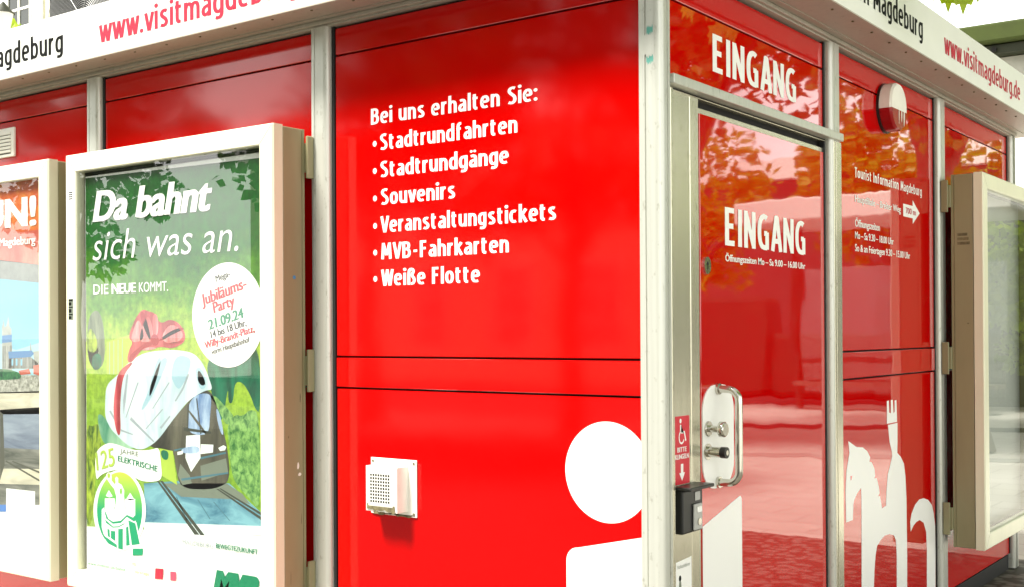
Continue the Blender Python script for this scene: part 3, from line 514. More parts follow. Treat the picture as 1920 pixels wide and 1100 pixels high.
HORSE_HAND=[(2.0858,1.0197),(2.226,1.0187),(2.2182,1.1207),(2.1932,1.1195),(2.1921,1.0686),(2.1771,1.0612),(2.1685,1.1232),(2.1415,1.1245),(2.1402,1.0634),(2.1183,1.0688),(2.1147,1.1234),(2.088,1.1215)]
HORSE_TAIL=[(2.4034,0.5352),(2.4228,0.5709),(2.4774,0.6067),(2.5406,0.625),(2.6101,0.6229),(2.6807,0.6067),(2.7377,0.5752),(2.7716,0.5264),(2.7907,0.4614),(2.7935,0.3357),(2.7878,0.1042),(2.6492,0.1298),(2.6547,0.357),(2.6456,0.4548),(2.6073,0.5038),(2.5465,0.5248),(2.4971,0.5228),(2.4536,0.5115),(2.4103,0.4877)]
HORSE_EYE=[(1.6228,0.8306),(1.6479,0.8296),(1.6392,0.8139),(1.6266,0.8114)]

# ---------------------------------------------------------------- ground
def ground_sheet(name, x0, x1, y0, y1, z, mat, label=None):
    MB().add([(x0, y0, z), (x1, y0, z), (x1, y1, z), (x0, y1, z)], [(0, 1, 2, 3)], mat).build(name, kind='structure')
ground_sheet('plaza_paving', -400, 400, -400, 400, 0, 'paving')
ground_sheet('shaded_cobble_strip', -1.2, 4.4, -2.4, 4.62, .004, 'cobbles')  # real cobbles, widened and darkened to stand in for tree shade
ground_sheet('added_dark_forecourt', -40, 4.0, -9.0, -.9, .002, 'asphalt')  # unseen ground, added as dark asphalt to dim the front panel reflections
def band(name, d0, d1, mat):
    c, s_ = .37, .93; e = (s_, -c)
    MB().add([(c*d + e[0]*w_, s_*d - 3.2 + e[1]*w_, .004) for d, w_ in ((d0, -14), (d0, 60), (d1, 60), (d1, -14))], [(0, 1, 2, 3)], mat).build(name, kind='structure')
band('far_dark_band', 23, 31, 'asphalt'); band('mid_dark_band', 17.2, 18.0, 'asphalt'); band('near_dark_band', 13.2, 13.6, 'concrete')  # darker bands across the paving, set square to the door wall's mirrored view
ground_sheet('street', -400, 400, -23, -13, .004, 'asphalt')
ground_sheet('pavement', -400, 4.0, -12.99, -9.01, .003, 'cobbles')

# ---------------------------------------------------------------- kiosk
M0 = 1.4457; AX = [0.0, -M0, -2*M0, -3*M0, -4*M0]; BY = [0.0, 1.4155, 2.8655, 4.315]
ZS, J1, J2, J3 = 2.595, 2.486, 1.3526, 1.2361
XL = AX[-1] - .05; YB = BY[-1] + .05
K = thing('information_kiosk', (0, 0, 0), 'red panelled tourist information kiosk with white lettered fascia', 'kiosk')
MB().box('W', XL+.06, -.024, .02, 2.60, .024, YB-.06, 'black_gap').build('core', K)
def panel_set(fr, a, b, levels):
    out = []
    for z0, z1, pr in levels:
        m = MB(); m.box(fr, a, b, z0, z1, -.018, pr, 'red_panel' if fr == 'A' else 'red_gloss_panel', .0018, 1); out.append(m.build('wall_panel', K))
    return out
g = .0035
LV = [(.10, J3-g, 0), (J3+g, J2-g, .003), (J2+g, J1-g, 0), (J1+g, ZS-.006, 0)]
PAN = {}
for i in range(4):
    r_ = -.052 if i == 0 else AX[i] - .056
    PAN['A', i] = panel_set('A', AX[i+1] + .064, r_, LV)
PAN['B', 1] = panel_set('B', BY[1] + .066, BY[2] - .068, LV)
PAN['B', 2] = panel_set('B', BY[2] + .066, BY[3] - .068, LV)
PAN['B', 0] = panel_set('B', .075, BY[1] - .068, [(2.240, J1-g, 0), (J1+g, ZS-.006, 0)])
# rear and far walls, plainly panelled
for i in range(4): MB().box('W', AX[i+1]+.06, AX[i]-.06, .10, ZS-.01, YB-.06, YB-.03, 'red_panel').build('wall_panel', K)
for i in range(3): MB().box('W', XL+.03, XL+.06, .10, ZS-.01, BY[i]+.06, BY[i+1]-.06, 'red_panel').build('wall_panel', K)
# kick plates
MB().box('A', XL+.06, -.05, .004, .09, -.06, -.008, 'rubber').box('B', .06, YB-.06, .004, .09, -.06, -.008, 'rubber').build('plinth', K)

def post_profile(w, proud, n=7):
    """front half of a rounded aluminium cover strip: (offset along wall, outwards)"""
    r = .020; pts = [(-w, -.02), (-w, proud-r)]
    pts += [(-w + r - r*math.cos(R(90*i/n)), proud - r + r*math.sin(R(90*i/n))) for i in range(1, n+1)]
    pts += [(-w*.42, proud), (-w*.40, proud-.003), (-w*.34, proud-.003), (-w*.32, proud), ]
    pts += [(w - r + r*math.sin(R(90*i/n)), proud - r + r*math.cos(R(90*i/n))) for i in range(0, n+1)]
    pts += [(w, -.02)]
    return pts
def post(fr, u, w, proud=.03):
    prof = post_profile(w, proud)
    pl = [(u+a, -b) for a, b in prof] if fr == 'A' else [(b, u+a) for a, b in prof]
    o = MB().extrude(pl, .012, 2.598, 'aluminium', False).build('post', K)
    for e in (-1, 1): MB().box(fr, *sorted((u+e*(w+.0006), u+e*(w+.0135))), .10, 2.597, -.019, .004, 'rubber').build('dark_gap_strip', o)  # black strips added beside the post, shade of the open gaps as colour
    return o
for x in AX[1:4]: post('A', x, .047)
for y in BY[1:3]: post('B', y, .052)
post('B', BY[3], .052)
# corner posts
def corner(cx, cy, sx, sy):
    r = .024; a = []
    base = [(-.05, .0), (-.05, -.022), (-.046, -.030), (-.026, -.030), (-.025, -.026), (-.021, -.026), (-.020, -.030)]
    base += [(.03 - r + r*math.sin(R(90*i/7)), -.03 + r - r*math.cos(R(90*i/7))) for i in range(8)]
    base += [(.03, .010), (.0265, .011), (.0265, .015), (.03, .016), (.03, .030), (.026, .034), (0, .034), (-.03, .034), (-.05, .02)]
    return MB().extrude([(cx + sx*x, cy + sy*y) for x, y in base], .012, 2.598, 'aluminium', False).build('post', K)
cp = corner(0, 0, 1, 1)
corner(XL+.05, 0, -1, 1); corner(0, YB-.05, 1, -1); corner(XL+.05, YB-.05, -1, -1)
# green smears and tape left on the corner post
m = MB()
def smear(m, x0, x1, z0, z1, y, mat, n=14):
    top = [(x0 + (x1-x0)*i/n, z1 + random.uniform(-.008, .006)) for i in range(n+1)]
    bot = [(x0 + (x1-x0)*i/n, z0 + random.uniform(-.006, .008)) for i in range(n, -1, -1)]
    m.sheet('A', top + bot, y, mat)
smear(m, -.018, .004, 2.352, 2.378, .0304, 'teal_stain'); smear(m, -.019, .005, 2.262, 2.285, .0304, 'teal_stain')
smear(m, -.045, .008, 2.288, 2.350, .0306, 'aluminium')
m.build('tape_residue', cp)

# eaves: soffit, fascia, wall-top trim, roof
FA, FB, FZ0, FZ1 = -.20, .222, 2.622, 2.845
X2, Y2 = XL - .17, YB + .17
MB().box('W', X2+.012, FB-.012, 2.622, 2.632, FA+.012, Y2-.012, 'soffit_metal').build('soffit', K)
tr = MB()
tr.box('A', XL, .0, 2.606, 2.621, -.02, .036, 'soffit_metal', .002); tr.box('A', XL, .0, 2.598, 2.6055, -.02, .022, 'soffit_metal', .001)
tr.box('B', .0365, YB, 2.606, 2.621, -.02, .036, 'soffit_metal', .002); tr.box('B', .0225, YB, 2.598, 2.6055, -.02, .022, 'soffit_metal', .001)
tr.box('A', XL, .0, 2.618, 2.6215, .060, .072, 'soffit_metal'); tr.box('B', .03, YB, 2.618, 2.6215, .060, .072, 'soffit_metal')
tr.build('wall_trim', K)
fa = MB()
fa.box('W', X2, FB, FZ0, FZ1, FA, FA+.012, 'fascia_white', .002).build('fascia', K)
FAO = bpy.data.objects['fascia']
FBO = MB().box('W', FB-.012, FB, FZ0, FZ1, FA+.0125, Y2, 'fascia_white', .002).build('fascia', K)
MB().box('W', X2, FB-.0125, FZ0, FZ1, Y2-.012, Y2, 'fascia_white', .002).build('fascia', K)
MB().box('W', X2, X2+.012, FZ0, FZ1, FA+.0125, Y2-.0125, 'fascia_white', .002).build('fascia', K)
dr = MB()                                              # drip edge with rivets
dr.box('W', X2, FB+.004, FZ0-.006, FZ0-.0005, FA-.004, FA+.030, 'soffit_metal', .001)
dr.box('W', FB-.030, FB+.004, FZ0-.006, FZ0-.0005, FA+.0305, Y2, 'soffit_metal', .001)
for i in range(28):
    x = FB - .1 - i*.21; dr.tube([(x, FA+.045, FZ0-.004), (x, FA+.045, FZ0+.002)], .005, 'dirt', 8)
    y = FA + .15 + i*.21
    if y < Y2: dr.tube([(FB-.045, y, FZ0-.004), (FB-.045, y, FZ0+.002)], .005, 'dirt', 8)
dr.build('drip_edge', K)
MB().box('W', X2+.0125, FB-.0125, 2.700, 2.76, FA+.0125, Y2-.0125, 'roof_felt').build('roof', K)

# fascia lettering
t = TB()
signtext(t, 'A', 'www.visitmagdeburg.de', -2.580, -1.184, 2.676, .100, .2008, 'ink_red', .140, .070)
signtext(t, 'A', 'Tourist Information Magdeburg', -4.646, -2.846, 2.678, .100, .2008, 'ink_dark', .140, .085)
t.build('lettering', FAO)
t = TB()
signtext(t, 'B', 'www.visitmagdeburg.de', 2.238, 3.637, 2.686, .096, .2228, 'ink_red', .140, .070)
signtext(t, 'B', 'Tourist Information Magdeburg', -.155+.31, 1.925, 2.684, .096, .2228, 'ink_dark', .140, .085)
t.build('lettering', FBO)

# offer list on the front panel
mainp = PAN['A', 0][2]; t = TB()
LN = [('Bei uns erhalten Sie:', -1.2, -.45, 2.2055), ('Stadtrundfahrten', -1.157, -.532, 2.108), ('Stadtrundgänge', -1.156, -.569, 2.008), ('Souvenirs', -1.154, -.802, 1.907), ('Veranstaltungstickets', -1.154, -.377, 1.806), ('MVB-Fahrkarten', -1.152, -.571, 1.708), ('Weiße Flotte', -1.152, -.695, 1.611)]
for i, (b, u0, u1, z) in enumerate(LN):
    signtext(t, 'A', b, u0, u1, z, .0590, .0008, 'white_vinyl')
    if i: t.sheet('A', circle(-1.182, z + .026, .0095, .0105, 16), .0008, 'white_vinyl')
t.build('lettering', mainp)
# big white "i": head and body wrap round the corner
lowp = PAN['A', 0][0]; t = MB()
t.sheet('A', [p for p in circle(-.186, .995, .161, .161, 72) if p[0] < -.0525] and
        [(min(u, -.0535), z) for u, z in circle(-.186, .995, .161, .161, 96)], .0008, 'white_vinyl')
body = [(-.0535, .802), (-.0535, .102), (-.345, .102), (-.345, .700)] + [(-.345 + .045*(1-math.cos(R(a))), .700 + .045*math.sin(R(a))) for a in (15, 30, 45, 60, 75, 90)]
t.sheet('A', body, .0008, 'white_vinyl'); t.build('information_symbol', lowp)

# module B1: information text and the rider emblem
t = TB(); p1 = PAN['B', 1][2]
signtext(t, 'B', 'Tourist Information Magdeburg', 1.70, 2.615, 2.089, .044, .0008, 'white_vinyl', .14, .10)
text(t, 'B', 'Hauptfiliale – Breiter Weg', 1.702, 2.300, 1.985, .030, .0008, 'white_vinyl', .0014, .002)
text(t, 'B', 'Öffnungszeiten', 1.701, 2.012, 1.880, .031, .0008, 'white_vinyl', .0014, .002)
text(t, 'B', 'Mo – Sa 9.30 – 18.00 Uhr', 1.70, 2.195, 1.829, .030, .0008, 'white_vinyl', .0014, .002)
text(t, 'B', 'So & an Feiertagen 9.30 – 15.00 Uhr', 1.70, 2.43, 1.775, .030, .0008, 'white_vinyl', .0014, .002)
t.next(); t.sheet('B', [(2.335, 1.971), (2.475, 1.971), (2.475, 1.945), (2.580, 2.003), (2.475, 2.057), (2.475, 2.030), (2.335, 2.030)], .0008, 'white_vinyl')
text(t, 'B', '700 m', 2.37, 2.52, 1.988, .027, .0012, 'ink_red', .001, .006)
t.build('lettering', p1)
t = MB(); lo = PAN['B', 1][0]; ZB = .102
clip = lambda pts: [(u, max(z, ZB)) for u, z in pts]
t.sheet('B', clip(HORSE_BODY), .0008, 'white_vinyl'); t.sheet('B', clip(HORSE_TAIL), .0008, 'white_vinyl')
t.sheet('B', HORSE_EYE, .0012, 'red_gloss_panel')
t.build('rider_emblem', lo)
t = MB(); t.sheet('B', [(u, min(z, J3 - .005)) for u, z in HORSE_HAND], .0008, 'white_vinyl'); t.build('raised_hand', lo)

# transom over the door
t = TB(); signtext(t, 'B', 'EINGANG', .379, 1.079, 2.308, .127, .0008, 'white_vinyl', .155, .085); t.build('lettering', PAN['B', 0][0])
# door frame
f = MB()
f.box('B', .0345, 1.470, 2.206, 2.238, -.01, .042, 'aluminium', .004, 2)           # drip rail
f.box('B', .060, 1.372, 2.197, 2.2005, -.02, .006, 'door_metal', .001)
f.box('B', .036, .196, .012, 2.2005, -.02, .0085, 'door_metal', .002); f.box('B', .1985, .2575, .012, 2.1965, -.02, .0085, 'door_metal', .002)
f.box('B', .036, .060, .012, 2.2005, .009, .026, 'door_metal', .006, 2)
f.box('B', 1.385, 1.4155-.0525, .012, 2.196, -.02, .0085, 'door_metal', .002) if 1.385 < 1.363 else None
f.box('B', 1.386, 1.405, .012, 2.2005, -.02, .0315, 'door_metal', .002)
f.box('B', 1.4055, 1.462, .012, 2.2005, .0305, .0335, 'door_metal', .001)
f.build('door_frame', K)
MB().box('B', .05, 1.40, 2.2005, 2.2055, -.02, .002, 'black_gap').build('shadow_gap', K)
# door leaf
D = MB().box('B', .262, 1.368, .03, 2.171, -.02, -.002, 'door_metal', .002).box('B', .277, 1.345, .045, 2.152, -.019, .003, 'red_gloss_panel', .0015).build('door', K)
t = TB()
signtext(t, 'B', 'EINGANG', .457, 1.152, 1.730, .130, .0038, 'white_vinyl', .155, .085)
text(t, 'B', 'Öffnungszeiten Mo – Sa 9.00 – 16.00 Uhr', .458, 1.150, 1.676, .023, .0038, 'white_vinyl', .0010, .006)
t.build('lettering', D)
t = MB(); t.sheet('B', [(.279, .050), (.574, .050), (.574, .848), (.572, .862), (.566, .870), (.556, .871), (.279, .802)], .0038, 'white_vinyl'); t.build('information_symbol', D)
MB().prism('B', rrect(.279, .508, .918, 1.262, .085), .003, .007, 'white_vinyl').build('handle_plate', D)
HY = .385
pts = [(.004, HY, 1.248), (.045, HY, 1.248)] + [(.045 + .04*math.sin(R(a)), HY, 1.208 + .04*math.cos(R(a))) for a in range(10, 90, 10)] + [(.085, HY, 1.20), (.085, HY, .985)] \
    + [(.045 + .04*math.cos(R(a)), HY, .977 - .04*math.sin(R(a))) for a in range(10, 90, 10)] + [(.045, HY, .937), (.004, HY, .937)]
hb = MB().tube(pts, .0125, 'steel', 16); hb.tube([(.007, HY, 1.248), (.016, HY, 1.248)], .019, 'steel', 20); hb.tube([(.007, HY, .937), (.016, HY, .937)], .019, 'steel', 20)
hb.build('handle', D)
kb = MB(); kb.tube([(.007, .315, 1.120), (.011, .315, 1.120), (.013, .315, 1.120)], [.026, .026, .024], 'steel', 24); kb.tube([(.013, .315, 1.120), (.050, .315, 1.120)], .011, 'steel', 20)
kb.tube([(.048, .315, 1.120), (.052, .315, 1.120), (.068, .315, 1.120), (.072, .315, 1.120)], [.017, .025, .025, .021], 'steel', 28); kb.build('knob', D)
lk = MB(); lk.tube([(.007, .310, 1.045), (.012, .310, 1.045)], .027, 'steel', 24); lk.tube([(.012, .310, 1.045), (.058, .310, 1.045)], .017, 'steel', 20)
lk.tube([(.058, .310, 1.045), (.078, .310, 1.045)], .0185, 'plastic_black', 20); lk.tube([(.0782, .310, 1.045), (.0795, .310, 1.045)], .009, 'steel', 16); lk.build('lock_cylinder', D)
ky = MB().prism('B', circle(.318, 1.655, .024, .029, 28), .003, .009, 'steel'); ky.sheet('B', circle(.318, 1.661, .006, .007, 14), .0094, 'black_gap'); ky.sheet('B', [(.315, 1.641), (.321, 1.641), (.320, 1.660), (.316, 1.660)], .0095, 'black_gap'); ky.build('keyhole', D)

# ---------------------------------------------------------------- things fixed to the kiosk
st = MB().prism('B', rrect(.078, .180, .958, 1.173, .004), .0086, .0098, 'sticker_red').build('access_sticker', None, 'red sticker with white wheelchair and down arrow on door jamb', 'sticker')
t = MB()
t.sheet('B', circle(.120, 1.158, .0065, .0075, 16), .0103, 'white_vinyl')
t.prism('B', [(.117, 1.146), (.124, 1.146), (.124, 1.118), (.143, 1.118), (.152, 1.092), (.158, 1.094), (.148, 1.125), (.117, 1.125)], .0099, .0103, 'white_vinyl')
ring = circle(.127, 1.106, .019, .022, 20, R(110), R(350)); inn = circle(.127, 1.106, .014, .016, 20, R(110), R(350))
t.sheet('B', ring + inn[::-1], .0102, 'white_vinyl')
text(t, 'B', 'BITTE', .098, .160, 1.060, .015, .0101, 'white_vinyl', .0008); text(t, 'B', 'KLINGELN', .084, .174, 1.038, .015, .0101, 'white_vinyl', .0008)
t.sheet('B', [(.121, 1.022), (.137, 1.022), (.137, .994), (.148, .994), (.129, .968), (.110, .994), (.121, .994)], .0101, 'white_vinyl')
t.build('symbol', st)

IC = thing('doorbell', (.03, .14, .80), 'black weatherproof doorbell box with grey button plate under red sticker', 'doorbell')
MB().box('B', .076, .212, .806, .944, .0087, .040, 'plastic_black', .006, 2).build('housing', IC)
MB().box('B', .070, .232, .944, .955, .0087, .072, 'plastic_black', .003, 1).build('rain_hood', IC)
b = MB().box('B', .140, .196, .812, .895, .0405, .047, 'button_grey', .003, 2); b.build('button_plate', IC)
b = MB().prism('B', rrect(.156, .186, .868, .886, .005), .0472, .0500, 'white_vinyl'); b.tube([(.0472, .171, .838), (.051, .171, .838)], .011, 'steel', 20); b.build('button', IC)
MB().prism('B', rrect(.156, .190, .905, .932, .003), .0405, .0415, 'button_grey').build('name_plate', IC)

ns = MB().prism('B', [(.086, .46), (.190, .46), (.190, .721), (.086, .715)], .0086, .0092, 'white_vinyl').build('notice_sticker', None, 'white paper notice taped on door jamb below the doorbell', 'notice')
t = MB()
text(t, 'B', 'Rollstuhlfahrer', .096, .180, .694, .011, .0096, 'ink_grey')
t.sheet('B', circle(.112, .662, .008, .010, 14), .0096, 'ink_dark'); t.sheet('B', [(.106, .652), (.119, .652), (.122, .604), (.134, .601), (.134, .594), (.118, .592), (.108, .560), (.101, .560)], .0096, 'ink_grey')
t.sheet('B', [(.120, .585), (.178, .588), (.172, .540), (.124, .540)], .0095, 'ink_grey')
t.build('symbol', ns)

# alarm beacon: white drum, red lower half
BC = thing('alarm_beacon', (0, 2.10, 2.435), 'round white and red alarm siren on red wall beside the door', 'siren')
def drum(z_lo, z_hi, mat, nm):
    cy, cz, r = 2.085, 2.437, .108; a0 = R(-8); m_ = MB()
    pts = circle(cy, cz, r, r, 30, a0, math.pi - a0) + [(cy - r*math.cos(a0), cz + r*math.sin(a0))] if nm == 'cover' else circle(cy, cz, r*.99, r*.99, 30, math.pi - a0, 2*math.pi + a0) + [(cy + r*.99*math.cos(a0), cz + r*.99*math.sin(a0))]
    n = len(pts); ring2 = [(cy + (u-cy)*.93, cz + (z-cz)*.93) for u, z in pts]
    vs = [P('B', u, z, .012) for u, z in pts] + [P('B', u, z, .058) for u, z in pts] + [P('B', u, z, .068) for u, z in ring2]
    fs = [(i, (i+1) % n, n+(i+1) % n, n+i) for i in range(n)] + [(n+i, n+(i+1) % n, 2*n+(i+1) % n, 2*n+i) for i in range(n)] + [tuple(range(2*n, 3*n)), tuple(range(n-1, -1, -1))]
    m_.add(vs, fs, mat); return m_.build(nm, BC)
MB().tube([(.0005, 2.085, 2.437), (.0115, 2.085, 2.437)], .112, 'plastic_black', 40).build('base_plate', BC)
drum(0, 0, 'white_plastic', 'cover'); drum(0, 0, 'beacon_red', 'lens')
m = MB()
for u, z0_, z1_, w_ in ((2.075, 2.352, 2.430, .010), (2.108, 2.365, 2.428, .016), (2.140, 2.350, 2.432, .018)):
    m.sheet('B', chaikin([(u, z1_), (u+w_, z1_-.004), (u+w_*.7, z0_+.02), (u+w_*.2, z0_)]), .0686, 'white_plastic')
m.build('paint_drips', bpy.data.objects['lens'])

# ventilation hood
VH = thing('vent_hood', (-1.09, 0, .78), 'square cream vent hood with perforated front on lower red panel', 'vent')
b = MB().box('A', -1.205, -.983, .780, .985, .0005, .006, 'white_plastic', .0015)
for u in (-1.193, -.995):
    for z in (.792, .973): b.tube([P('A', u, z, .006), P('A', u, z, .0085)], .0045, 'dirt', 10)
b.build('base_plate', VH)
hd = MB()
o = [(-1.172, .800), (-1.022, .800), (-1.022, .962), (-1.172, .962)]; i_ = [(-1.150, .828), (-1.048, .828), (-1.048, .940), (-1.150, .940)]
vs = [P('A', u, z, .006) for u, z in o] + [P('A', u, z, .066) for u, z in o] + [P('A', u, z, .072) for u, z in i_]
hd.add(vs, [(0, 1, 5, 4), (1, 2, 6, 5), (2, 3, 7, 6), (3, 0, 4, 7), (4, 5, 9, 8), (5, 6, 10, 9), (6, 7, 11, 10), (7, 4, 8, 11), (8, 9, 10, 11)], 'white_plastic')
hd.build('cover', VH)
gr = MB()
for a in range(8):
    for c_ in range(9):
        u = -1.146 + a*.0122; z = .833 + c_*.0118; gr.sheet('A', [(u, z), (u+.0084, z), (u+.0084, z+.0080), (u, z+.0080)], .0724, 'black_gap')
gr.build('perforation', VH)
m = MB(); smear(m, -1.165, -1.03, .802, .826, .0702, 'dirt') ; smear(m, -1.19, -.99, .781, .792, .0065, 'dirt'); m.build('dirt_streak', VH)
# louvre
LV_ = thing('louvre_vent', (-3.65, 0, 2.30), 'white louvred vent high on wall above left poster case', 'vent')
MB().box('A', -3.752, -3.552, 2.308, 2.451, .0005, .014, 'white_plastic', .003).build('frame', LV_)
for k in range(6):
    z = 2.330 + k*.0175; MB().prism('A', [(-3.738, z), (-3.578, z), (-3.578, z+.012), (-3.738, z+.012)], .0142, .0185, 'white_plastic').build('slat', LV_)
b = MB()
for k in range(6):
    z = 2.3225 + k*.0175; b.sheet('A', [(-3.738, z), (-3.578, z), (-3.578, z+.006), (-3.738, z+.006)], .0144, 'black_gap')
b.build('opening', LV_)

# ---------------------------------------------------------------- poster cases
def display_case(fr, u0, u1, label, back=.06, front=.222, board='white_plastic'):
    """wall case: box body, hinged front frame, pane, brackets. u0 < u1"""
    z0, z1 = .355, 2.215
    T = thing('display_case', P(fr, (u0+u1)/2, z0, back), label, 'display case', 'poster cases hung on the kiosk walls')
    h = MB(); th = .018; f0 = front - .052
    h.box(fr, u0+.004, u1-.004, z0+.004, z1-.004, back, back+.012, 'cream_shaded')
    h.box(fr, u0+.004, u0+.004+th, z0+.004, z1-.004, back+.0122, f0, 'cream_shaded', .004, 2); h.box(fr, u1-.004-th, u1-.004, z0+.004, z1-.004, back+.0122, f0, 'cream_shaded', .004, 2)
    h.box(fr, u0+.0225, u1-.0225, z0+.004, z0+.022, back+.0122, f0, 'cream_shaded', .003); h.box(fr, u0+.0225, u1-.0225, z1-.022, z1-.004, back+.0122, f0, 'cream_shaded', .003)
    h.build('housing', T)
    q = MB(); a0 = f0 + .004; fw = .0725                # front frame: four mitred bars
    o = [(u0, z0), (u1, z0), (u1, z1), (u0, z1)]; c_ = .006; oc = [(u0+c_, z0+c_), (u1-c_, z0+c_), (u1-c_, z1-c_), (u0+c_, z1-c_)]
    n_ = [(u0+fw, z0+fw), (u1-fw, z0+fw), (u1-fw, z1-fw), (u0+fw, z1-fw)]; n2 = [(u0+fw+.004, z0+fw+.004), (u1-fw-.004, z0+fw+.004), (u1-fw-.004, z1-fw-.004), (u0+fw+.004, z1-fw-.004)]
    rings = [(o, a0), (o, front-c_), (oc, front), (n_, front), (n2, front-.004), (n2, a0)]
    vs = [P(fr, u, z, d) for rg, d in rings for u, z in rg]
    for k in range(len(rings)):
        k2 = (k+1) % len(rings)
        q.add(vs, [(k*4+i, k*4+(i+1) % 4, k2*4+(i+1) % 4, k2*4+i) for i in range(4)], 'cream_paint')
    FR = q.build('door_frame', T)
    s = MB()                                           # mitre joints at the frame corners
    for (a, b), (c0, c1) in zip(oc, n_):
        dx, dz = c0-a, c1-b; l_ = math.hypot(dx, dz); nx, nz = -dz/l_*.0007, dx/l_*.0007
        s.sheet(fr, [(a+nx, b+nz), (c0+nx, c1+nz), (c0-nx, c1-nz), (a-nx, b-nz)], front+.0003, 'dirt')
    s.build('mitre_joint', FR)
    s = MB()                                           # black seal behind the opening
    for (a, b, c0, c1) in ((u0+fw, u1-fw, z1-fw-.016, z1-fw-.001), (u0+fw, u1-fw, z0+fw+.001, z0+fw+.010)): s.box(fr, a+.005, b-.005, c0, c1, a0-.006, a0+.003, 'rubber')
    s.box(fr, u0+fw+.001, u0+fw+.012, z0+fw+.012, z1-fw-.018, a0-.006, a0+.003, 'rubber'); s.box(fr, u1-fw-.010, u1-fw-.001, z0+fw+.012, z1-fw-.018, a0-.006, a0+.003, 'rubber')
    s.build('seal', FR)
    MB().sheet(fr, [(u0+fw+.002, z0+fw+.002), (u1-fw-.002, z0+fw+.002), (u1-fw-.002, z1-fw-.002), (u0+fw+.002, z1-fw-.002)], front-.012, 'glass_pane').build('pane', T)
    MB().box(fr, u0+.03, u1-.03, z0+.03, z1-.03, back+.0125, back+.02, board).build('back_board', T)
    for zc in (2.105, 1.30, .50):
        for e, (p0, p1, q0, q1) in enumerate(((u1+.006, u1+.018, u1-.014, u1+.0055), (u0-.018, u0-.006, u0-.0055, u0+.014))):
            b = MB().box(fr, p0, p1, zc-.080, zc+.080, .0315, .064, 'cream_shaded', .002).build('bracket', T)
            MB().box(fr, q0, q1, zc-.055, zc+.055, .036, back-.0005, 'cream_shaded', .002).build('spacer', b)
    return T, FR
CU0, CU1 = -2.800, -1.485
T1, F1 = display_case('A', CU0, CU1, 'cream glazed poster case with green tram poster, nearest the corner')
T2, F2 = display_case('A', -4.246, -2.931, 'cream glazed poster case with orange and sky blue poster at left edge')
T3, F3 = display_case('B', 2.838, 4.153, 'cream glazed case with pale reflecting pane on door side wall', .075, .232, 'board_grey')
# small stickers on the frame and side of the near case
b = MB(); b.prism('A', [(-2.776, 2.010), (-2.742, 2.010), (-2.742, 2.082), (-2.776, 2.082)], .2222, .2228, 'white_vinyl')
for k in range(4): b.sheet('A', [(-2.774, 2.022+k*.009), (-2.745, 2.022+k*.009), (-2.745, 2.027+k*.009), (-2.774, 2.027+k*.009)], .2231, 'ink_dark')
b.build('barcode_label', F1)
b = MB(); b.prism('A', [(-2.778, 1.506), (-2.744, 1.506), (-2.744, 1.597), (-2.778, 1.597)], .2222, .2228, 'ink_grey')
for k, (z, h_) in enumerate(((1.510, .012), (1.526, .006), (1.537, .016), (1.558, .005), (1.568, .014), (1.586, .008))): b.sheet('A', [(-2.776, z), (-2.747 if k % 2 else -2.756, z), (-2.747 if k % 2 else -2.756, z+h_), (-2.776, z+h_)], .2231, 'ink_dark')
b.build('inventory_label', F1)
b = MB(); b.tube([(CU1-.0038, -.115, 1.649), (CU1-.0025, -.115, 1.649)], .007, 'blue_dot', 18); b.build('dot_sticker', T1)
b = MB(); b.tube([(-2.9347, -.10, 1.62), (-2.933, -.10, 1.62)], .006, 'steel', 14); b.build('screw', T2)
b = MB()
for (y, z, h_, w_, m_) in ((-.105, .93, .030, .012, 'white_plastic'), (-.10, .905, .014, .018, 'white_plastic'), (-.085, .72, .05, .004, 'dirt'), (-.15, 1.05, .012, .006, 'dirt'), (-.09, 1.18, .04, .006, 'dirt'), (-.14, .50, .06, .003, 'dirt')):
    b.add([(CU1-.0037, y + a*w_, z + c_*h_) for a, c_ in chaikin([(0, .1), (.6, 0), (1, .5), (.5, 1), (.1, .7)], 1)], [tuple(range(10))], m_)
b.build('scuff_mark', T1)
b = MB()
for k in range(3): b.box('W', .105, .165 - k*.006, 1.86 + k*.022, 1.874 + k*.022, 2.8405, 2.8415, 'dirt')
b.box('W', .150, .158, 1.47, 1.476, 2.8405, 2.8415, 'dirt'); b.build('grime_mark', T3)

# ---------------------------------------------------------------- posters (flat prints inside the cases)
DP = .190
PM = MB().box('A', -2.700, -1.566, .424, 2.118, DP-.0015, DP, 'white_vinyl').build('tram_poster', None, 'green tram anniversary poster hanging inside the near glass case', 'poster')
pm = MB(); pm.sheet('A', [(-2.698, .617), (-1.568, .684), (-1.568, 2.098), (-2.698, 2.112)], DP+.0004, 'poster_print')
for mname, lay, pts in ART_MAIN:
    if mname in SMOOTH: pts = chaikin(pts)
    pm.sheet('A', [(min(max(u, -2.699), -1.567), z) for u, z in pts], DP + .0004 + lay*.00012, 'ink_' + mname)
pm.build('print', PM)
t = MB(); d_ = DP + .0027
text(t, 'A', 'Da bahnt', -2.645, -1.862, 1.922, .125, d_, 'white_vinyl', .007, .012, .22)
text(t, 'A', 'sich was an.', -2.645, -1.712, 1.755, .125, d_, 'white_vinyl', 0, -.006, .22)
text(t, 'A', 'DIE', -2.641, -2.535, 1.613, .039, d_, 'white_vinyl'); text(t, 'A', 'NEUE', -2.512, -2.345, 1.613, .039, d_, 'white_vinyl', .003); text(t, 'A', 'KOMMT.', -2.325, -2.136, 1.613, .039, d_, 'white_vinyl')
rt = R(13)
text(t, 'A', 'Mega-', -1.842, -1.755, 1.640, .024, d_, 'ink_dark', .001, 0, 0, rt)
text(t, 'A', 'Jubiläums-', -1.925, -1.655, 1.552, .044, d_, 'ink_printred', .003, 0, 0, rt)
text(t, 'A', 'Party', -1.856, -1.726, 1.522, .042, d_, 'ink_printred', .003, 0, 0, rt)
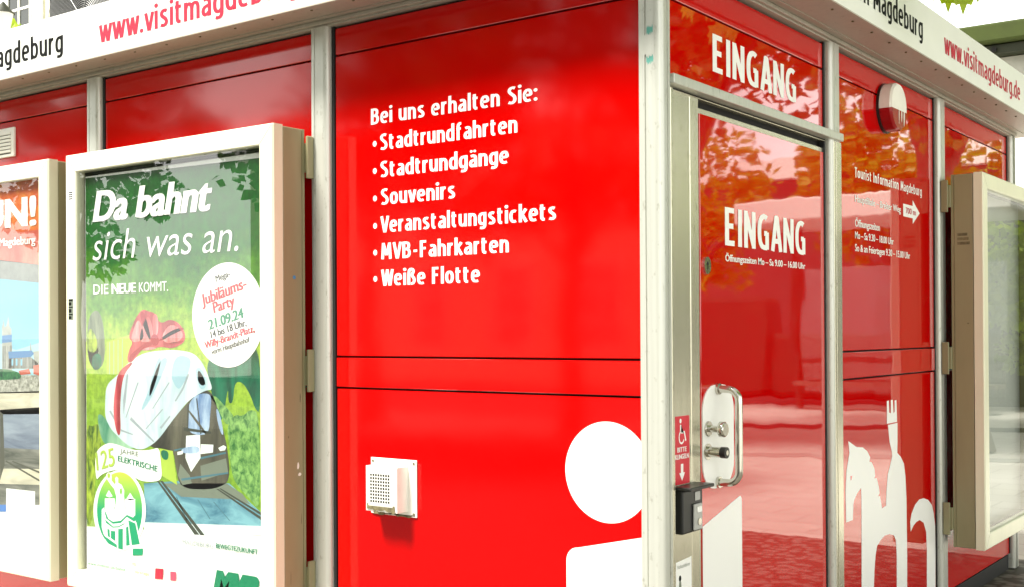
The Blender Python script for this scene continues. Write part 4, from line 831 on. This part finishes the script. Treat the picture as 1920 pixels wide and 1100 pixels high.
text(t, 'A', '21.09.24', -1.884, -1.674, 1.457, .038, d_, 'ink_green', .003, 0, 0, rt)
text(t, 'A', '14 bis 18 Uhr,', -1.872, -1.660, 1.425, .026, d_, 'ink_dark', .0016, 0, 0, rt)
text(t, 'A', 'Willy-Brandt-Platz,', -1.908, -1.612, 1.383, .027, d_, 'ink_red', .0018, 0, 0, rt)
text(t, 'A', 'vorm Hauptbahnhof', -1.868, -1.642, 1.361, .020, d_, 'ink_dark', .001, 0, 0, rt)
text(t, 'A', '125', -2.622, -2.485, .862, .075, d_, 'ink_lime', .002, 0, .1, R(13))
text(t, 'A', 'JAHRE', -2.458, -2.335, .945, .019, d_, 'ink_grey', 0, 0, 0, R(-3))
text(t, 'A', 'ELEKTRISCHE', -2.474, -2.208, .912, .023, d_, 'ink_green', .001, 0, 0, R(-6))
text(t, 'A', 'MAGDEBURG', -2.052, -1.865, .608, .018, d_, 'ink_foldg'); text(t, 'A', 'BEWEGTEZUKUNFT', -1.850, -1.610, .612, .019, d_, 'ink_green', .0008)
text(t, 'A', 'www.mvbnet.de/bahnt', -2.690, -2.425, .455, .014, d_, 'ink_green')
text(t, 'A', 'otto', -2.38, -2.35, .486, .016, d_, 'ink_lime'); text(t, 'A', 'vertrage', -2.365, -2.265, .456, .014, d_, 'ink_lime')
text(t, 'A', 'MVB', -1.872, -1.602, .430, .095, d_, 'ink_green', .012, .02, .3)
t.build('lettering', PM)

PL = MB().box('A', -4.165, -3.006, .424, 2.146, DP-.0015, DP, 'white_vinyl').build('city_poster', None, 'orange topped city view poster with cathedral in the left glass case', 'poster')
pm = MB()
for mname, lay, pts in ART_LEFT:
    if mname in SMOOTH: pts = chaikin(pts)
    pm.sheet('A', [(min(max(u, -4.164), -3.007), min(z, 2.145)) for u, z in pts], DP + .0004 + lay*.00015, 'ink_' + mname)
pm.build('print', PL)
t = TB(); text(t, 'A', 'UN!', -3.515, -3.070, 1.935, .128, DP+.0022, 'white_vinyl', .010, .01)
text(t, 'A', 'Magdeburg', -3.378, -3.079, 1.850, .037, DP+.0022, 'white_vinyl', .002)
text(t, 'A', 'in', -3.45, -3.40, 1.850, .037, DP+.0022, 'white_vinyl', .002)
t.build('lettering', PL)

# ---------------------------------------------------------------- roof unit
AC = thing('air_conditioner', (-4.80, 1.2, 2.76), 'grey outdoor air conditioning unit with round fan guard on kiosk roof', 'air conditioner')
ax, az, ar = -4.775, 3.43, .36
MB().box('W', -5.175, -4.30, 2.93, 3.90, 1.20, 1.52, 'unit_grey', .012, 2).build('casing', AC)
MB().box('W', -5.155, -4.36, 2.96, 3.88, 1.192, 1.1995, 'rubber').build('fan_opening', AC)
gd = MB()
for k in range(27):
    rr = .03 + k*(ar+.02-.03)/26
    gd.tube([(ax + rr*math.cos(2*math.pi*i/48), 1.180, az + rr*math.sin(2*math.pi*i/48)) for i in range(49)], .0021, 'wire_grey', 6, False)
for k in range(6):
    a = 2*math.pi*k/6 + .2; gd.tube([(ax + .03*math.cos(a), 1.176, az + .03*math.sin(a)), (ax + ar*math.cos(a), 1.176, az + ar*math.sin(a))], .0024, 'wire_grey', 6)
gd.build('fan_guard', AC)
for x in (-5.05, -4.45): MB().box('W', x, x+.07, 2.761, 2.929, 1.22, 1.50, 'unit_grey').build('foot', AC)

# ---------------------------------------------------------------- surrounding buildings
def window(par, fr, u0, u1, z0, z1, d, nx=2, nz=3, bar=.05, into=.0):
    f = MB(); w_ = .08
    f.box(fr, u0, u1, z0, z0+w_, d, d+.07, 'trim_white'); f.box(fr, u0, u1, z1-w_, z1, d, d+.07, 'trim_white'); f.box(fr, u0, u0+w_, z0+w_, z1-w_, d, d+.07, 'trim_white'); f.box(fr, u1-w_, u1, z0+w_, z1-w_, d, d+.07, 'trim_white')
    for i in range(1, nx): u = u0 + (u1-u0)*i/nx; f.box(fr, u-bar/2, u+bar/2, z0+w_, z1-w_, d, d+.05, 'trim_white')
    for i in range(1, nz): z = z0 + (z1-z0)*i/nz; f.box(fr, u0+w_, u1-w_, z-bar/2, z+bar/2, d, d+.045, 'trim_white')
    W_ = f.build('window', par); MB().box(fr, u0+w_, u1-w_, z0+w_, z1-w_, d-.02, d+.02, 'window_dark').build('pane', W_)
# far building seen above the fascia at the left (its wall faces -Y at y = 14)
BL = thing('town_house', (-24, 14, 0), 'cream town house with white muntin windows beyond the kiosk roof, upper left', 'house')
MB().box('W', -26.95, -12, 0, 13.5, 14, 24, 'plaster_cream').build('wall', BL)
MB().prism('W', [(-27.4, 13.5), (-11.6, 13.5), (-11.6, 14.2), (-27.4, 14.2)], 13.5, 24.5, 'roof_felt').build('roof', BL)
def win_w(u0, u1, z0, z1, y):                           # windows facing -Y
    f = MB(); w_ = .07
    for a, b_, c_, e in ((u0, u1, z0, z0+w_), (u0, u1, z1-w_, z1), (u0, u0+w_, z0+w_, z1-w_), (u1-w_, u1, z0+w_, z1-w_)): f.box('W', a, b_, c_, e, y-.06, y+.02, 'trim_white')
    u = (u0+u1)/2; f.box('W', u-.03, u+.03, z0+w_, z1-w_, y-.05, y+.02, 'trim_white')
    for k in (1, 2, 3): z = z0 + (z1-z0)*k/4; f.box('W', u0+w_, u1-w_, z-.03, z+.03, y-.045, y+.02, 'trim_white')
    W_ = f.build('window', BL); MB().box('W', u0+w_, u1-w_, z0+w_, z1-w_, y-.02, y+.01, 'window_dark').build('pane', W_)
for k in range(6):
    for z in (1.0, 5.0, 9.35): win_w(-26.93 - .45 + k*2.6 + .0, -26.93 + .70 + k*2.6, z, z+2.4, 14)
for k in range(6): MB().box('W', -25.95 + k*2.6, -25.70 + k*2.6, 0, 13.4, 13.82, 13.998, 'plaster_white', .02).build('pilaster', BL)
SL = thing('street_lamp', (-17.35, 8, 0), 'old fashioned lamp post with glass lantern, upper left corner', 'street lamp')
MB().tube([(-17.35, 8, 0), (-17.35, 8, 1.0), (-17.35, 8, 6.6)], [.10, .06, .04], 'green_dark', 12).build('pole', SL)
l = MB(); l.tube([(-17.35, 8, 6.6), (-17.35, 8, 7.0)], [.09, .17], 'lamp_glass', 8); l.build('lantern', SL)
MB().tube([(-17.35, 8, 7.0), (-17.35, 8, 7.1), (-17.35, 8, 7.2)], [.2, .1, .02], 'green_dark', 8).build('cap', SL)

# green edged pavilion behind the kiosk, upper right
PV = thing('tram_stop_pavilion', (0, 14, 0), 'pale pavilion with thick olive green roof edge behind the kiosk', 'pavilion')
MB().box('W', -7, .4, 5.36, 5.62, 13.6, 22, 'green_metal', .03, 2).build('roof', PV)
b = MB(); b.box('W', -6.9, .3, 5.22, 5.34, 13.75, 21.8, 'green_dark')
b.tube([(-2.42, 13.74, 5.275), (-2.42, 13.70, 5.275)], .035, 'black_gap', 16); b.tube([(-.6, 13.74, 5.275), (-.6, 13.70, 5.275)], .035, 'black_gap', 16); b.build('girder', PV)
MB().box('W', -6.8, .2, 4.3, 5.21, 14, 21.5, 'concrete').build('lintel', PV)
MB().box('W', -6.8, .2, 0, 4.29, 14.05, 21.5, 'plaster_white').build('wall', PV)
for u in (-6.4, -4.6):
    f = MB().box('W', u, u+1.6, 1.0, 3.6, 14.0, 14.049, 'green_dark').build('window', PV); MB().box('W', u+.08, u+1.52, 1.08, 3.52, 13.97, 13.999, 'window_dark').build('pane', f)

# facade across the street, mirrored in the panes and front panels
FC = thing('street_facade', (-6, -25, 0), 'long pale facade with tall windows across the street from the kiosk', 'building')
MB().box('W', -30, 14, 0, 7.4, -33, -25, 'plaster_cream').build('wall', FC)
MB().box('W', -30.4, 14.4, 7.4, 7.8, -33.4, -24.5, 'trim_white').build('cornice', FC)
def win_s(u0, u1, z0, z1):
    f = MB(); y = -25; w_ = .14
    for a, b_, c_, e in ((u0, u1, z0, z0+w_), (u0, u1, z1-w_, z1), (u0, u0+w_, z0+w_, z1-w_), (u1-w_, u1, z0+w_, z1-w_)): f.box('W', a, b_, c_, e, y-.02, y+.10, 'trim_white')
    u = (u0+u1)/2; f.box('W', u-.05, u+.05, z0+w_, z1-w_, y-.02, y+.08, 'trim_white')
    for k in (1, 2): z = z0 + (z1-z0)*k/3; f.box('W', u0+w_, u1-w_, z-.05, z+.05, y-.02, y+.07, 'trim_white')
    W_ = f.build('window', FC); MB().box('W', u0+w_, u1-w_, z0+w_, z1-w_, y-.01, y+.03, 'window_dark').build('pane', W_)
for k in range(14):
    for z in (.9, 4.3): win_s(-29 + k*3.1, -29 + k*3.1 + 1.5, z, z+2.6)

# tram shelter with white roof out on the plaza (mirrored in the door wall)
SH = thing('tram_shelter', (7.5, 17, 0), 'tram shelter with bright white roof edge out on the sunny plaza', 'shelter')
MB().box('W', 3.2, 7.4, 3.32, 3.72, 16.0, 18.4, 'trim_white', .03, 2).build('roof', SH)
for x in (4.7, 7.0): MB().tube([(x, 17.8, 0), (x, 17.8, 3.32)], .07, 'green_dark', 12).build('post', SH)
MB().box('W', 3.7, 6.9, .45, .52, 17.2, 17.7, 'bark').build('bench', SH)
MB().sheet('W', [(3.7, .3), (6.9, .3), (6.9, 2.6), (3.7, 2.6)], 17.85, 'glass_pane').build('rear_pane', SH)
PW = thing('plaza_hall', (12, 40, 0), 'low dark hall with pale roof band beyond the tram shelter', 'building')
MB().box('W', -2, 40, 0, 7.5, 42, 52, 'shop_dark').build('wall', PW)
MB().box('W', -2.4, 40.4, 7.5, 8.4, 41.5, 52.4, 'trim_white').build('roof', PW)

HG = MB()
for k in range(9): HG.box('W', 2.2 + k*2.2, 4.35 + k*2.2, .02, 1.9 + .5*math.sin(k*2.3), 20.2 + .3*math.sin(k), 21.4, 'hedge_dark', .12, 2)
HG.build('clipped_hedge', None, 'dark clipped hedge behind the tram shelter on the plaza', 'hedge')
# ---------------------------------------------------------------- trees
def leaf_cloud(m, mat, clumps, n, size, seed):
    rnd = random.Random(seed)
    vs = []; fs = []
    for _ in range(n):
        c, r = clumps[rnd.randrange(len(clumps))]
        d = Vector((rnd.gauss(0, 1), rnd.gauss(0, 1), rnd.gauss(0, 1))).normalized() * (r * rnd.random()**.45)
        p = Vector(c) + Vector((d.x, d.y, d.z*.75)); s = size*rnd.uniform(.6, 1.3)
        t = Vector((rnd.gauss(0, 1), rnd.gauss(0, 1), rnd.gauss(-.5, .7))).normalized(); q = t.orthogonal().normalized(); q.rotate(Matrix.Rotation(rnd.uniform(0, 6.28), 3, t))
        nrm = t.cross(q); o = len(vs)
        vs += [p, p + t*s*.45 + q*s*.38 + nrm*s*.08, p + t*s, p + t*s*.45 - q*s*.38 + nrm*s*.08]; fs.append((o, o+1, o+2, o+3))
    m.add(vs, fs, mat)
def crown_clumps(rnd, c, rx, rz, k, r):
    out = []
    for _ in range(k):
        d = Vector((rnd.gauss(0, 1), rnd.gauss(0, 1), rnd.gauss(0, 1))).normalized()*(rnd.random()**.4)
        out.append(((c[0]+d.x*rx, c[1]+d.y*rx, c[2]+d.z*rz), r*rnd.uniform(.6, 1.2)))
    return out
def tree(x, y, h, crx, crz, mat, n, seed, label, size=.16, group=None):
    rnd = random.Random(seed); T = thing('deciduous_tree', (x, y, 0), label, 'tree', group)
    c = (x, y, h - crz); cl = crown_clumps(rnd, c, crx*.8, crz*.85, 24, crx*.36)
    t = MB(); zf = h - 2*crz + .4
    t.tube([(x, y, 0), (x+.03, y, .4), (x-.02, y+.03, zf*.6), (x+.05, y, zf), (x, y+.05, h-crz)], [.26, .18, .15, .13, .05], 'bark', 10)
    for (p, r) in cl[:8]: t.tube([(x+.03, y, zf*.9), ((x+p[0])/2 + rnd.uniform(-.2, .2), (y+p[1])/2, zf + (p[2]-zf)*.45), p], [.09, .05, .015], 'bark', 6)
    t.build('trunk', T); m = MB(); leaf_cloud(m, mat, cl, n, size, seed); m.build('crown', T); return T
tree(4.6, 3.4, 8.2, 3.1, 2.4, 'leaves_bright', 8000, 3, 'leafy maple shading the cobbles beside the kiosk door wall', .17)
TX = bpy.data.objects['deciduous_tree']
tree(4.85, 9.2, 8.2, 3.6, 2.5, 'leaves_mid', 11000, 9, 'dense maple between the kiosk and the tram shelter', .19)
tree(4.6, -.6, 8.8, 2.8, 2.3, 'leaves_bright', 6000, 5, 'second maple shading the pavement right of the viewer', .18)
tree(2.5, 11.2, 7.8, 3.5, 2.4, 'leaves_mid', 9000, 6, 'wide maple beyond the door wall with high crown', .19)
# the maple's low bough reaching over the fascia, with lobed leaves
bo = MB(); bo.tube([(4.95, 3.4, 3.5), (3.4, 3.0, 3.7), (1.9, 2.3, 3.45), (.95, 1.75, 3.10), (.50, 1.46, 2.86)], [.07, .05, .03, .012, .005], 'bark', 8); bo.build('bough', TX)
def maple_leaf(m, p, t, q, s, mat):
    lob = [(0, 0), (.12, .10), (.42, .06), (.34, .22), (.52, .34), (.40, .42), (.46, .62), (.27, .58), (.20, .74), (.10, .70), (0, 1.0), (-.10, .70), (-.20, .74), (-.27, .58), (-.46, .62), (-.40, .42), (-.52, .34), (-.34, .22), (-.42, .06), (-.12, .10)]
    n = t.cross(q); m.add([p + q*(a*s) + t*(b*s) + n*(abs(a)*.18*s) for a, b in lob], [tuple(range(len(lob)))], mat)
sp = MB(); rnd = random.Random(11)
for (px, py, pz, s) in ((.519, 1.462, 2.79, .15), (.455, 1.491, 2.80, .135), (.445, 1.385, 2.80, .11), (.535, 1.565, 2.815, .12), (.56, 1.66, 2.89, .14), (.40, 1.412, 2.845, .12), (.50, 1.47, 2.88, .14), (.62, 1.60, 2.95, .15), (.80, 1.75, 3.02, .15), (1.0, 1.9, 3.1, .15), (1.3, 2.1, 3.2, .16), (1.7, 2.4, 3.3, .16), (.47, 1.40, 2.93, .14)):
    t_ = Vector((rnd.uniform(-.25, .25), rnd.uniform(-.25, .25), -1)).normalized(); q_ = Vector((.83, .55, rnd.uniform(-.2, .2))); q_ = (q_ - t_*q_.dot(t_)).normalized()
    maple_leaf(sp, Vector((px, py, pz)), t_, q_, s, 'leaves_bright')
sp.build('hanging_leaf', TX)
for i, (x, y) in enumerate(((1.3, 19.0), (3.4, 19.3))):
    tree(x, y, 3.1 + .3*i, 1.5, 1.35, 'leaves_bright', 3000, 80+i, ['bright low bush left of the tram shelter', 'bright low bush beside the tram shelter bench'][i], .2, 'bright bushes on the plaza')
for i, (x, y, h, rx) in enumerate(((3.2, 24, 6.4, 2.3), (7.6, 25, 7.4, 2.8), (12.6, 24, 7.0, 2.6), (17.5, 27, 8.0, 3.0))):
    tree(x, y, h, rx, h*.33, 'leaves_bright', 3500, 20+i, ['small round tree first in the plaza row by the shelter', 'taller round tree second in the plaza row', 'broad tree third in the plaza row', 'tallest tree last in the plaza row'][i], .26, 'trees along the sunny plaza')
for i, (x, y, h, rx) in enumerate(((-19.2, -11, 8.4, 3.0), (-11.2, -10.6, 8.6, 2.7), (-7.6, -11, 8.2, 2.9), (-2.6, -10.6, 9.0, 3.2), (2.8, -11, 8.6, 3.0), (8.0, -11, 8.8, 3.2))):
    tree(x, y, h, rx, 3.0, 'leaves_dark', 5000, 40+i, ['westernmost dark street tree opposite the poster cases', 'second dark street tree opposite the poster cases', 'dark street tree opposite the green tram poster', 'dark street tree opposite the offer panel', 'dark street tree behind the viewer', 'easternmost dark street tree by the facade'][i], .22, 'street trees before the facade')
tree(-20.5, 10.5, 9.5, 2.2, 3.4, 'leaves_bright', 3500, 61, 'bright tree beside the lamp post at upper left', .25)
